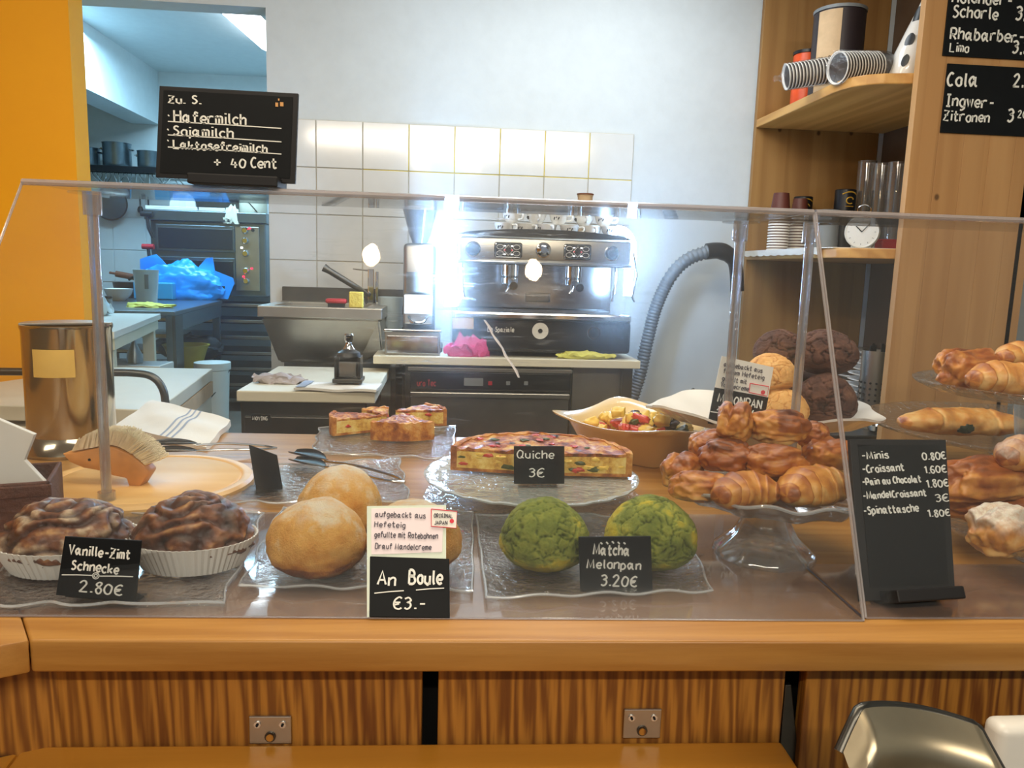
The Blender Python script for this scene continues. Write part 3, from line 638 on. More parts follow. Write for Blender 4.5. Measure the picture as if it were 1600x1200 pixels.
# ------------------------------------------------------------------ fridge counter in front of the sink
FZ = at(470, 612, y=2.45).z
xa, xb = at(369, 612, y=2.45).x, at(586, 622, y=2.45).x
t = thing('fridge_counter', 'low dark steel fridge with a thick white board top, left of the bar', 'fridge', ((xa + xb) / 2, 2.45, FL))
obj('board_top', lb(t, xa, xb, 2.45, 3.06, FZ - .035, FZ, bev=.004), 'cream', t)
obj('body', lb(t, xa + .005, xb - .03, 2.48, 3.04, FL, FZ - .037, bev=.003), 'steel_dk', t)
d = obj('door', lb(t, xa + .02, xb - .05, 2.462, 2.48, FL + .08, FZ - .085, bev=.003), 'steel_dk', t)
x0, x1, z0, z1 = rect(2.46, 393, 647, 423, 658); obj('nameplate', lb(t, x0, x1, 2.458, 2.463, z0, z1), 'black', d)
write(d, [('MOVING', x0 + .004 - t.location.x, z0 - t.location.z + .004, (z1 - z0) * .5, (x1 - x0) * .8)], mat='white_pl', y=2.457 - t.location.y)
p = at(435, 598, z=FZ); rag('grey_rag', 'thin grey rag on the white board of the fridge counter', 'rag', 'rag', (p.x, p.y, FZ), .085, .04, .035, 21)
p = at(530, 608, z=FZ)
t = thing('folded_towel', 'folded white towel with a blue edge under the bottle stand', 'towel', (p.x, p.y, FZ), -.05)
def clothf(sx, sy, amp, s): return lambda u, v: Vector(((u - .5) * sx, (v - .5) * sy, .008 + amp * (1 + noise.noise(Vector((u * 3 + s, v * 3, s))))))
b = BM(); grid(b, 20, 12, clothf(.26, .14, .004, 4), thick=.008); obj('towel_cloth', b, 'cloth', t, smooth=True)
b = BM(); grid(b, 4, 12, lambda u, v: Vector((-.125 + u * .03, (v - .5) * .138, .0115 + .004 * (1 + noise.noise(Vector((u * .1 * 3 + 4, v * 3, 4)))))), thick=.001); obj('edge_stripe', b, 'blue_stripe', t, smooth=True)
p = at(545, 596, z=FZ + .02)
t = thing('coffee_tamper', 'black tamping stand with a polished steel column handle', 'tamper', (p.x, p.y, FZ + .02))
k = 2.62 / 1200
obj('foot_plate', box(BM(), -.048, .048, -.045, .045, 0, .014, .003), 'steel_dk', t)
b = box(BM(), -.042, -.034, -.04, .04, .014, .085, .002); box(b, .034, .042, -.04, .04, .014, .085, .002); box(b, -.042, .042, .032, .04, .014, .085, .002); obj('stand_body', b, 'black', t)
obj('glass_front', box(BM(), -.028, .028, -.035, -.03, .02, .07, .004), 'tumbler', t)
obj('collar', lathe(BM(), [(0, .085), (.04, .085), (.036, .097), (.014, .11), (0, .11)], 24), 'black', t, smooth=True)
hc = at(545, 521, y=p.y).z - FZ - .02
obj('column_handle', lathe(BM(), [(.02, .108), (.012, .12), (.010, hc - .03), (.015, hc - .022), (.014, hc - .012), (.016, hc - .006), (.012, hc), (0, hc)], 20), 'chrome', t, smooth=True)
# ------------------------------------------------------------------ kitchen behind the opening
KT = 1.05
A = at(264, 489, z=KT); B = at(372, 463, z=KT); d = (B - A); d.z = 0; ln_ = d.length; d.normalize(); nrm = Vector((-d.y, d.x, 0))
if nrm.x > 0: nrm = -nrm
def rzof(v): return atan2(v.y, v.x)
A = A + d * .15; t = thing('steel_table', 'long dark steel kitchen table carrying the blue bag', 'table', (A.x, A.y, FL), rzof(d))
H = KT - FL; OL = YK - 1.0 - A.y
ln_ = min(ln_, OL / max(.3, d.y))
obj('tabletop', box(BM(), 0, ln_, 0, 1.9, H - .03, H, .004), 'steel_blue', t)
obj('side_rail', box(BM(), .02, ln_ - .02, .005, .03, H - .13, H - .03), 'steel_blue', t)
for x in (.03, ln_ - .10):
    for y in (.01, 1.8): obj('leg', box(BM(), x, x + .055, y, y + .055, 0, H - .03), 'steel_blue', t)
obj('lower_shelf', box(BM(), .0, ln_, .04, 1.8, .30, .33), 'steel_blue', t)
obj('side_panel', box(BM(), 0, .20, .0, .02, 0, H - .03), 'steel_dk', t)
# white table in front
A2 = at(182, 516, z=KT - .0); B2 = at(263, 485, z=KT - .0); d2 = B2 - A2; d2.z = 0; l2 = d2.length - .3; d2.normalize()
t = thing('white_table', 'white topped wooden work table in front of the steel table', 'table', (A2.x, A2.y, FL), rzof(d2))
obj('tabletop', box(BM(), -.05, l2, 0, .8, H - .035, H - .002, .003), 'white_pl', t)
obj('side_rail', box(BM(), 0, l2 - .04, .01, .03, H - .09, H - .035), 'cream', t)
for x in (.02, l2 - .14): obj('leg', box(BM(), x, x + .06, .02, .08, 0, H - .035), 'cream', t); obj('leg', box(BM(), x, x + .06, .7, .76, 0, H - .035), 'cream', t)
# deck oven
Yo = YK - .85
x0, x1, z0, z1 = rect(Yo, 232, 335, 419, 462)
ztop = at(325, 352, y=Yo).z; zz2 = lambda py: at(310, py, y=Yo).z
t = thing('deck_oven', 'stainless two-deck baking oven with dark windows and round knobs', 'oven', ((x0 + x1) / 2, Yo, z0)); L = t.location
lx = lambda px: at(px, 400, y=Yo).x - L.x
lz2 = lambda py: zz2(py) - L.z
obj('body', box(BM(), lx(236), lx(416), .0, .7, 0, lz2(346), .01), 'steel_blue', t)
obj('top_canopy', box(BM(), lx(230), lx(419), -.04, .7, lz2(346), lz2(330), .006), 'steel_blue', t)
for k, (a, c_) in enumerate(((352, 393), (402, 444))):
    dd = obj('oven_door', box(BM(), lx(246), lx(368), -.02, .0, lz2(c_), lz2(a), .004), 'steel_blue', t)
    obj('oven_window', box(BM(), lx(250), lx(365), -.026, -.019, lz2(c_ - 4), lz2(a + 5), .003), 'black', dd)
    hk = obj('oven_handle', tube(BM(), [(lx(236), -.06, lz2(a - 16)), (lx(239), -.07, lz2(a + 8)), (lx(244), -.05, lz2(a + 22))], .014, 10), 'black', t, smooth=True)
    obj('grip', tube(BM(), [(lx(228), -.07, lz2(a - 14)), (lx(246), -.07, lz2(a - 14))], .022, 12), 'black' if k == 0 else 'red', hk, smooth=True)
cp_ = obj('control_panel', box(BM(), lx(369), lx(406), -.02, .0, lz2(452), lz2(352), .003), 'steel', t)
for py in (358, 374, 394, 421, 437):
    obj('knob', lathe(BM(), [(0, 0), (.030, 0), (.027, .02), (.02, .03), (0, .03)], 16, mtx=Matrix.Translation((lx(385), -.02, lz2(py))) @ Matrix.Rotation(pi / 2, 4, 'X')), 'chrome', cp_, smooth=True)
for px, py, m_ in ((392, 354, 'red_led'), (379, 385, 'white_led'), (394, 417, 'red_led'), (381, 430, 'red_led')):
    obj('lamp', box(BM(), lx(px) - .008, lx(px) + .008, -.03, -.02, lz2(py) - .008, lz2(py) + .008), m_, cp_)
obj('button', cyl(BM(), (0, 0, 0), .014, .01, 12, mtx=Matrix.Translation((lx(397), -.02, lz2(357))) @ Matrix.Rotation(pi / 2, 4, 'X')), 'black', cp_)
# things on top of the oven
OT = ztop + (at(325, 330, y=Yo).z - ztop)
def onoven(px): return at(px, 330, y=Yo + .2).x
t = thing('ceramic_head', 'rounded white board leaning at the back on the oven top', 'board', (onoven(277), Yo + .35, OT))
b = BM(); prism(b, [(-.11, 0)] + [(.11 * cos(a_), .06 + .12 * sin(a_)) for a_ in [pi - i * pi / 14 for i in range(15)]] + [(.11, 0)], -.012, .012, mtx=Matrix.Rotation(pi / 2, 4, 'X'))
obj('panel', b, 'white_pl', t); obj('mark', box(BM(), -.03, .03, -.016, -.012, .05, .11, .003), 'cream', t)
t.name = 'rounded_board'
for k, (a, c_, lab) in enumerate(((241, 320, 'long white tray on the oven beside the rounded board'), (322, 362, 'white tray on the oven top, right one'))):
    w = (onoven(c_) - onoven(a)) / 2
    t = thing('baking_tray', lab, 'tray', ((onoven(a) + onoven(c_)) / 2, Yo + .05, OT), 0)
    b = box(BM(), -w, w, -.05, .2, 0, .012, .003); box(b, -w, w, -.05, -.04, .012, .03, .002); obj('tray_body', b, 'white_pl', t)
t = thing('cream_canister', 'cream coloured canister at the right end of the oven top', 'canister', (onoven(396), Yo + .2, OT))
obj('can_body', lathe(BM(), [(0, 0), (.11, 0), (.115, .02), (.115, .14), (.11, .15), (0, .15)], 24), 'cream', t, smooth=True); obj('strap', tube(BM(), [(-.10, -.06, .14), (.0, -.118, .08), (.06, -.11, 0.01)], .004, 6), 'dark', t)
t = rag('paper_bag', 'beige paper hanging over the oven edge by the canister', 'paper', 'cream', (onoven(372), Yo - .03, OT - .10), .07, .015, .16, 5, sub=3)
t = thing('baking_sheet', 'dark baking sheet standing behind the trays on the oven', 'tray', (onoven(345), Yo + .45, OT)); w = .30
obj('sheet', box(BM(), -w, w * .6, 0, .02, 0, .13, .003), 'steel_dk', t); obj('edge', box(BM(), -w, w * .6, -.012, .0, .12, .135, .002), 'black', t)
# rack of trays under / beside the oven
x0 = at(365, 560, y=Yo - .35).x; x1 = at(425, 560, y=Yo - .35).x
t = thing('tray_rack', 'dark rack of baking trays below the oven', 'rack', ((x0 + x1) / 2 - .45, Yo - .1, FL)); W = .95
z1 = z0 = at(390, 470, y=Yo - .1).z - FL
for x in (-W, W - .03):
    for y in (0, .5): obj('upright', box(BM(), x, x + .03, y, y + .03, 0, z1), 'steel_dk', t)
for k in range(7):
    z = z1 - .03 - k * .135
    if z > .05: s_ = obj('shelf_tray', box(BM(), -W, W, 0.0, .5, z - .03, z, .003), 'steel_dk' if k not in (2, ) else 'steel', t); obj('lip', box(BM(), -W, W, -.012, .0, z - .02, z + .004, .002), 'steel', s_)
# items on kitchen table
def ont(px, py, z=KT): return at(px, py, z=z)
p = ont(300, 466)
def depth(p): return (CAMR.transposed() @ (p - CAMP)).z * -1
k = depth(p) / FPX
t = thing('blue_plastic_bag', 'bright blue plastic carrier bag bulging on the steel table', 'bag', (p.x, p.y - .22, KT), 0)
b = ico(BM(), 5)
for v in b.verts:
    q = v.co.copy(); f = 1 + .16 * turb(q, 1.6, 4, 2.2); cr = abs(noise.noise(Vector((q.x * 4 + q.z * 2, q.y * 2, q.z * 5)))) * .10
    side = 1.0
    zc = max(0, (q.z + .55) / 1.55)
    z = (zc ** .9) * 56 * k * (1 - .12 * q.x) * (f - cr)
    v.co = Vector((q.x * 62 * k * (f - cr) * (1.0 - .12 * zc), q.y * 20 * k * f, max(0, z)))
obj('bag_body', b, 'blue_bag', t, smooth=True, auto=35)
def fin(pts, th=.006):   # upright crumpled lobe
    b = BM(); prism(b, pts, -th, th, mtx=Matrix.Rotation(pi / 2, 4, 'X')); bmesh.ops.triangulate(b, faces=b.faces); 
    bmesh.ops.subdivide_edges(b, edges=b.edges[:], cuts=3, use_grid_fill=True)
    for v in b.verts: v.co.y += .05 * noise.noise(v.co * 5)
    return b
P_ = lambda L_: [(x * k, z * k) for x, z in L_]
obj('bag_handle', fin(P_([(-62, 20), (-60, 58), (-50, 62), (-36, 66), (-28, 58), (-18, 44), (-20, 20)])), 'blue_bag', t, smooth=True)
obj('bag_handle', fin(P_([(20, 30), (24, 50), (34, 62), (44, 64), (48, 40), (46, 20)])), 'blue_bag', t, smooth=True)
fl = P_([(30, 3), (36, 34), (48, 44), (74, 34), (76, 26), (66, 2)])
b = BM(); prism(b, fl, -.006, .006, mtx=Matrix.Rotation(pi / 2, 4, 'X')); obj('bag_flap', b, 'blue_bag', t)
obj('handle_slot', box(BM(), 50 * k, 62 * k, -.012, .0, 18 * k, 21.5 * k, .0), 'dark', t)
obj('box_inside', box(BM(), -60 * k, -4 * k, -32 * k, 20 * k, 0, 25 * k, .01, 3), pbr('teal_bag', '#2f9fd0', .35, var=.06), t)
p = ont(230, 473); k = depth(p) / FPX
t = thing('measuring_jug', 'tall translucent plastic container left of the blue bag', 'container', (p.x, p.y, KT), 0)
obj('container_body', lathe(BM(), [(0, 0), (15 * k, 0), (19 * k, 50 * k), (20 * k, 51 * k), (17 * k, 51 * k), (13 * k, 2 * k), (0, 2 * k)], 4 * 6, sx=1, sy=.8), 'frosted', t, smooth=True)
obj('label', box(BM(), 3 * k, 9 * k, -16 * k, -14 * k, 22 * k, 44 * k, .001), 'grey', t)
p = ont(234, 480); t = rag('yellow_kitchen_cloth', 'yellow-green cloth lying on the steel table edge', 'cloth', 'yellow_cloth', (p.x, p.y, KT), 33 * depth(p) / FPX, .06, .035, 12)
p = ont(186, 470); k = depth(p) / FPX
t = thing('mixing_bowl', 'small white bowl behind the left case post', 'bowl', (p.x, p.y, KT))
obj('bowl_body', lathe(BM(), [(0, 0), (9 * k, 0), (18 * k, 10 * k), (21 * k, 19 * k), (19 * k, 19 * k), (16 * k, 10 * k), (0, 2 * k)], 24), 'china', t, smooth=True)
p = ont(205, 466); k = depth(p) / FPX; p.x -= .05
t = thing('dark_pan', 'black pan behind the white bowl on the kitchen table', 'pan', (p.x, p.y + .1, KT)); obj('pan_body', lathe(BM(), [(0, 0), (20 * k, 0), (24 * k, 24 * k), (22 * k, 24 * k), (0, 3 * k)], 24), 'black', t, smooth=True)
obj('handle', tube(BM(), [(0, 0, 28 * k), (10 * k, -5 * k, 34 * k), (17 * k, -5 * k, 44 * k)], 2 * k, 8), 'black', t)
t = thing('rolling_pin', 'brown wooden rolling pin resting behind the bowls', 'rolling pin', (p.x - 12 * k, p.y + .31, KT + 28 * k)); 
obj('roller', tube(BM(), [(-24 * k, 0, 8 * k), (24 * k, 0, 0)], 5 * k, 14), 'brown', t, smooth=True); obj('handle', tube(BM(), [(-34 * k, 0, 9.6 * k), (-24 * k, 0, 8 * k)], 2 * k, 8), 'brown', t); obj('handle', tube(BM(), [(24 * k, 0, 0), (32 * k, 0, -1.4 * k)], 2 * k, 8), 'black', t)
t = thing('utensil_tray', 'dark tray holding up the rolling pin', 'tray', (p.x - 12 * k, p.y + .32, KT)); obj('tray_box', box(BM(), -22 * k, 22 * k, -.05, .05, 0, 22 * k, .005), 'steel_blue', t); obj('liner', box(BM(), -18 * k, 14 * k, -.055, .0, 18 * k, 23 * k, .004), 'rag', t)
for px, py, w, h, m_, lab in ((140, 464, 9, 24, 'white_pl', 'white tub beside the yellow wall in the kitchen'), (150, 470, 10, 18, 'frosted', 'clear storage jar beside the yellow wall'), (168, 474, 7, 12, 'grey', 'grey jar in the kitchen behind the case post')):
    p = ont(px, py + h * .3); k = depth(p) / FPX
    t = thing('storage_jar', lab, 'jar', (p.x, p.y, KT)); obj('jar_body', cyl(BM(), (0, 0, 0), w * k, h * k, 20, bev=2 * k), m_, t, smooth=True); obj('lid', cyl(BM(), (0, 0, h * k), w * k * 1.05, 3 * k, 20), 'yellow_cloth' if px != 168 else 'black', t)
p = ont(148, 492); k = depth(p) / FPX
t = rag('clear_bag', 'pale crumpled plastic bag on the white table', 'bag', 'frosted', (p.x, p.y, KT), 22 * k, 20 * k, 34 * k, 31, sub=4)
# below the tables
p = at(292, 574, y=A.y + .8); k = .0045
t = thing('yellow_tub', 'olive yellow plastic tub under the steel table', 'tub', (p.x, A.y + .8, p.z)); k = depth(p) / FPX
obj('tub_body', lathe(BM(), [(0, 0), (22 * k, 0), (31 * k, 30 * k), (35 * k, 36 * k), (32 * k, 36 * k), (26 * k, 20 * k), (0, 2 * k)], 32), 'yellow_tub', t, smooth=True)
t2 = thing('shelf_crate', 'grey crate under the yellow tub', 'crate', (p.x, A.y + .8, FL + .332)); obj('crate_body', box(BM(), -30 * k, 30 * k, -.12, .2, 0, p.z - FL - .334, .01), 'steel_dk', t2); obj('crate_rim', box(BM(), -31 * k, 31 * k, -.125, -.12, p.z - FL - .37, p.z - FL - .345), 'black', t2)
p = at(334, 645, y=A.y + .25); k = depth(p) / FPX
t = thing('white_bucket', 'white bucket with a lid beside the trolley', 'bucket', (p.x, p.y, FL)); hb = at(334, 566, y=p.y).z - FL
obj('bucket_body', lathe(BM(), [(0, 0), (20 * k, 0), (25 * k, hb - .05), (27 * k, hb - .045), (27 * k, hb), (0, hb)], 28), 'white_pl', t, smooth=True); obj('mark', box(BM(), -.03, .02, -24.5 * k, -23 * k, hb * .3, hb * .4, .0), 'blue_stripe', t)
obj('bail', tube(BM(), smooth_pts([(-26 * k, 0, hb - .05), (0, -27 * k, hb * .62), (26 * k, 0, hb - .05)], 6), .004, 6), 'steel_dk', t)
p = at(300, 548, y=A.y + 1.2)
t = thing('black_crate', 'black bag lying behind the yellow tub', 'bag', (p.x, p.y, p.z - .08)); b = ico(BM(), 4)
for v in b.verts: v.co = Vector((v.co.x * .27, v.co.y * .15, (v.co.z + 1) * .10)) * (1 + .2 * turb(v.co, 1.5, 3))
obj('sack', b, 'black', t, smooth=True); obj('tie', tube(BM(), [(-.02, -.1, .2), (.03, -.1, .23)], .012, 6), 'black', t); t.name = 'black_sack'
p = at(210, 552, y=A2.y + .6); k = depth(p) / FPX
t = thing('spray_bottle', 'grey blue bottle under the white table', 'bottle', (p.x, p.y, p.z - .05)); obj('bottle_body', lathe(BM(), [(0, 0), (12 * k, 0), (11 * k, 14 * k), (4 * k, 30 * k), (3 * k, 38 * k), (0, 38 * k)], 20), 'steel_blue', t, smooth=True); obj('cap', cyl(BM(), (0, 0, 38 * k), 4 * k, 4 * k, 12), 'black', t)
t2 = thing('storage_box', 'pale box under the white table holding the bottle', 'box', (p.x, p.y, FL)); obj('box_body', box(BM(), -.16, .16, -.1, .1, 0, p.z - .052 - FL, .006), 'grey', t2); obj('box_lid', box(BM(), -.165, .165, -.105, .105, p.z - .10 - FL, p.z - .0525 - FL, .004), 'white_pl', t2)
# trolley with white top and pipe handle
TZ = .90
c = [at(x, y, z=TZ) for x, y in ((0, 632), (244, 641), (332, 576), (100, 572), (60, 588), (0, 612))]
org = at(150, 600, z=TZ); t = thing('serving_trolley', 'white topped trolley with a dark pipe handle behind the counter', 'trolley', (org.x, org.y, FL)); L = t.location
c[0] = c[0] + Vector((-.12, 0, 0)); c[5] = c[5] + Vector((-.2, .02, 0))
obj('tabletop', prism(BM(), [(q.x - L.x, q.y - L.y) for q in c], TZ - .05 - FL, TZ - FL, .004), 'cream', t)
obj('lower_panel', prism(BM(), [((q.x - L.x) * .98, (q.y - L.y) * .98 + .004) for q in c], TZ - .42 - FL, TZ - .07 - FL, .004), 'cream', t)
obj('side_rail', prism(BM(), [((q.x - L.x), (q.y - L.y)) for q in (c[1] + Vector((.0, .0, 0)), c[2] + Vector((.0, 0, 0)), c[2] - Vector((.03, 0, 0)), c[1] - Vector((.03, 0, 0)))], TZ - .115 - FL, TZ - .055 - FL), 'kraft', t)
for q in (c[1], c[2], c[0], c[3]):
    obj('leg', box(BM(), q.x - L.x - .05, q.x - L.x - .01, q.y - L.y - .02 + (.03 if q is c[1] or q is c[0] else -.03), q.y - L.y + .02 + (.03 if q is c[1] or q is c[0] else -.03), 0, TZ - .05 - FL), 'brown_bask' if q is c[2] else 'grey', t)
hy = c[1].y - .05
hp = [at(x, y, y=hy) for x, y in ((-60, 580), (60, 581), (150, 582), (212, 583), (240, 590), (255, 610), (259, 640), (260, 680))]
obj('handle', tube(BM(), smooth_pts([loc(t, q.x, hy, q.z) for q in hp], 5), .012, 14), 'steel_dk', t, smooth=True)
# shelf with pots on the kitchen's back wall
Yp = YK - .35
zs = at(180, 262, y=Yp).z
x0, x1 = at(112, 260, y=Yp).x, at(300, 262, y=Yp).x
t = thing('wall_rack', 'dark wall rack of the kitchen with hooks underneath', 'shelf', ((x0 + x1) / 2, YK - .2, zs)); W = (x1 - x0) / 2
for k in range(6): obj('bar', tube(BM(), [(-W, -.28 + k * .08, -.01), (W, -.28 + k * .08, -.01)], .010, 8), 'black', t)
obj('front_rail', box(BM(), -W, W, -.31, -.29, -.05, 0), 'black', t)
b = BM()
for i in range(26):
    x = -W + .05 + i * (2 * W - .1) / 26; tube(b, smooth_pts([(x, -.29, -.04), (x + .02, -.31, -.09), (x + random.uniform(-.05, .09), -.3, -.16), (x + .03, -.29, -.12 - random.random() * .08)], 4), .005, 5)
o = obj('hooks', b, 'chrome', t); o['kind'] = 'stuff'
for i, (a, c_, top, bot, lab) in enumerate(((117, 156, 228, 257, 'steel stock pot beside the yellow wall, left of three on the rack'), (160, 206, 222, 260, 'largest steel stock pot in the middle of the kitchen rack'), (214, 252, 235, 262, 'steel stock pot partly hidden by the chalkboard'))):
    q0, q1 = at(a, bot, y=Yp), at(c_, bot, y=Yp); h = at(a, top, y=Yp).z - q0.z; r = (q1.x - q0.x) / 2 * .93
    t = thing('stock_pot', lab, 'pot', ((q0.x + q1.x) / 2, YK - .34 + .0, zs + .002), 0, 'stock pots on the kitchen rack')
    obj('pot_body', lathe(BM(), [(0, 0), (r * .92, 0), (r, .02), (r, h * .96), (r * 1.04, h), (r * .98, h), (r * .96, .03), (0, .02)], 32), 'steel_blue', t, smooth=True)
    for s in (-1, 1): obj('handle', tube(BM(), smooth_pts([(s * r, -.04, h * .75), (s * r * 1.2, 0, h * .75), (s * r, .04, h * .75)], 5), .008, 8), 'chrome', t)
# hanging pan and utensils on kitchen wall
p = at(172, 318, y=YK - .1); k = depth(p) / FPX
t = thing('hanging_pan', 'round steel pan hanging on the kitchen wall behind the post', 'pan', (p.x, YK - .05, p.z))
obj('pan_bowl', lathe(BM(), [(0, 0), (18 * k, 0), (25 * k, 6 * k), (25 * k, 7 * k), (22 * k, 6 * k), (0, 2 * k)], 28, mtx=Matrix.Rotation(pi / 2, 4, 'X')), 'steel_blue', t, smooth=True); obj('rim', tube(BM(), [(25 * k * cos(i * pi / 16), -7 * k, 25 * k * sin(i * pi / 16)) for i in range(33)], 1.2 * k, 8), 'black', t)
for i, (px, y0, y1, m_) in enumerate(((133, 300, 330, 'chrome'), (138, 300, 326, 'chrome'), (143, 300, 331, 'chrome'), (219, 302, 328, 'black'), (232, 306, 326, 'black'), (125, 300, 327, 'red'))):
    p = at(px, y0, y=YK - .04); q = at(px, y1, y=YK - .04)
    lab = ['thin steel whisk nearest the yellow wall', 'steel ladle between the whisk and spoon', 'steel spoon hanging left of the round pan', 'black spatula hanging right of the round pan', 'short black spatula nearest the oven', 'red handled scraper at the yellow wall edge'][i]
    t = thing('kitchen_utensil', lab, 'utensil', (p.x, YK - .03, p.z), 0, 'utensils hanging on the kitchen wall'); h = p.z - q.z
    obj('shaft', tube(BM(), [(0, -.02, 0), (0, -.02, -h)], .007, 6), m_, t); obj('head', lathe(BM(), [(0, -.035), (.022, -.02), (.028, 0), (.02, .025), (0, .04)], 10, (0, -.02, -h)), m_, t, smooth=True)
# ceiling fluorescent fixture
p = at(398, 34, z=kz - .04)
a_, b_ = at(372, 12, z=kz - .03), at(420, 58, z=kz - .03)
t = thing('ceiling_lamp', 'glowing fluorescent lamp on the kitchen ceiling', 'lamp', (p.x, p.y, kz))
v = Vector(loc(t, *a_)); w = Vector(loc(t, *b_)); dirv = (w - v).normalized(); w = v + dirv * max((w - v).length, .8)
obj('housing', tube(BM(), [v, w], .10, 4, flat=.25), 'white_pl', t); obj('diffuser', tube(BM(), [v + Vector((0, 0, -.03)), w + Vector((0, 0, -.03))], .11, 14, flat=.35), 'tube', t, smooth=True)

# ------------------------------------------------------------------ pine shelf unit
YF = 3.56; YN = 2.62
SXL = at(1181, 200, y=YF).x; SXR = at(1371, 300, y=YF).x; NXL = at(1441, 60, y=YN).x; NXR = at(1592, 500, y=YN).x + .0
t = thing('shelf_unit', 'tall open pine shelf unit with a broad knotty end panel', 'shelf unit', ((SXL + SXR) / 2, 3.1, FL)); SU = t; L = t.location
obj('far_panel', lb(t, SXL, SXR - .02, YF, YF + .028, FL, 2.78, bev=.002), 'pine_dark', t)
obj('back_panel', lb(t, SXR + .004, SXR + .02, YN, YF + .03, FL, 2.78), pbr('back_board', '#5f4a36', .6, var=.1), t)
obj('gap_strip', lb(t, SXR - .018, SXR + .003, YF + .0, YF + .02, FL, 2.78), 'white_wall', t)
pw = (NXR - NXL) / 5
for k in range(5): obj('plank', lb(t, NXL + k * pw + .0003, NXL + (k + 1) * pw - .0003, YN, YN + .03, FL, 2.78, bev=.0012), 'pine', t)
def shelf(z, name='shelf'):
    poly = [(SXL, YF - .001), (SXL - .0, 2.84), (SXL + .004, 2.80), (SXL + .02, 2.75), (SXL + .05, 2.71), (SXL + .10, 2.68), (NXL + .03, YN + .031), (SXR - .0, YN + .031), (SXR, YF - .001)]
    return obj(name, prism(BM(), [(x - L.x, y - L.y) for x, y in poly], z - .036 - L.z, z - L.z, .004), 'pine_h', t)
ZA = at(1182, 187, y=YF).z; ZB = at(1168, 394, y=YF).z; ZC = at(1350, 640, y=3.2).z
shelf(ZA); shelf(ZB); 
obj('base_cabinet', lb(t, SXL, SXR, YN + .031, YF - .001, FL, ZC, bev=.003), 'steel_dk', t)
# white mat on the middle shelf
t = thing('shelf_mat', 'white scalloped paper liner on the middle shelf', 'mat', (SXL + .2, 3.2, ZB))
obj('liner', prism(BM(), [(-.215, .34), (-.215, -.36), (-.19, -.44), (.15, -.5), (.3, -.3), (.3, .34)], .0005, .004), 'white_pl', t)
b = BM(); grid(b, 30, 2, lambda u, v: Vector((-.217, .34 - u * .72, .004 - v * (.022 + .006 * abs(sin(u * 30)))))); obj('scalloped_edge', b, 'white_pl', t)
def place(px, py, Y): p = at(px, py, y=Y); return p
# cans
def can(name, lab, x, y, z, r, h, m_, lid, label=None):
    t = thing(name, lab, 'can', (x, y, z)); obj('can_body', cyl(BM(), (0, 0, 0), r, h, 32, bev=.003), m_, t, smooth=True); obj('lid', lathe(BM(), [(0, h), (r + .002, h), (r + .003, h + .012), (r - .004, h + .014), (0, h + .01)], 32), lid, t, smooth=True)
    return t
Y = 3.38; p = at(1256, 160, y=Y); r = 21 * 3.4 / 1200; can('orange_can', 'orange tin with a black lid behind the left cup sleeve', p.x, Y, ZA, .058, at(1256, 86, y=Y).z - ZA, 'orange', 'black')
Y = 3.18; p = at(1306, 100, y=Y); h = at(1306, 22, y=Y).z - ZA
t = can('chocolate_can', 'tall dark chocolate powder tin with a kraft label', p.x, Y, ZA, .100, h, 'dark_can', 'grey')
b = BM(); grid(b, 10, 2, lambda u, v: Vector((.1012 * cos(pi + .25 + u * .95), .1012 * sin(pi + .25 + u * .95), .004 + v * (h - .01)))); lab_ = obj('kraft_label', b, 'kraft', t, smooth=True)
bx = BM()
for k, (s, z) in enumerate((('70% DARK', .150), ('CHOCOLATE', .122))):
    b2 = BM(); pen(b2, s, 0, 0, .016, r=.0016)
    for v in b2.verts:
        a_ = pi + .38 + v.co.x / .1012; rr = .1022 - v.co.y * .3; v.co = Vector((rr * cos(a_), rr * sin(a_), z + v.co.z))
    _merge(bx, b2)
obj('lettering', bx, 'dark', lab_)
# paper cup sleeves
def sleeve(lab, c, dirx, n_, r0, r1, pitch):
    t = thing('cup_sleeve', lab, 'cup sleeve', c); d_ = Vector(dirx).normalized(); rot = d_.to_track_quat('Z', 'Y').to_matrix().to_4x4()
    base = bpy.data.meshes.new('cup'); b = BM(); lathe(b, [(0, .09), (r1, .09), (r0, .0), (r0 + .0025, -.001), (r0 + .0025, .003), (r0 - .003, .001), (r1 - .003, .086), (0, .086)], 28); b.to_mesh(base); b.free(); base.materials.append(M['stripe_cup'])
    base.polygons.foreach_set('use_smooth', [True] * len(base.polygons)); 
    for i in range(n_):
        o = bpy.data.objects.new('cup', base); COL.objects.link(o); o.parent = t; o.matrix_local = Matrix.Translation(d_ * i * pitch) @ rot
    b = BM(); Lh = n_ * pitch + .05
    lathe(b, [(.004, -.05), (.012, -.045), (.008, -.03), (r0 * .5, -.012), (r0 + .007, .0), (r0 + .006, Lh * .6), (r0 + .004, Lh * .9), (r0 * .6, Lh + .03), (.01, Lh + .04), (.016, Lh + .06)], 26, mtx=rot)
    for v in b.verts: v.co += Vector((nz3(v.co, 40), nz3(v.co, 40, 3), nz3(v.co, 40, 7))) * .006
    obj('plastic_wrap', b, 'wrap', t, smooth=True)
    return t
q = NT('stripe_cup'); bs_ = q.n('ShaderNodeBsdfPrincipled'); q.l(bs_.outputs[0], q.out.inputs[0]); tc = q.n('ShaderNodeTexCoord'); sp_ = q.n('ShaderNodeSeparateXYZ'); q.l(tc.outputs['Object'], sp_.inputs[0])
rp = q.ramp(sp_.outputs['Z'], [(.0, hx('#f0ece4')), (.0045, hx('#f0ece4')), (.0055, hx('#2a1c18')), (.5, hx('#2a1c18'))]); q.l(rp.outputs[0], bs_.inputs['Base Color']); bs_.inputs['Roughness'].default_value = .5; M['stripe_cup'] = q.m
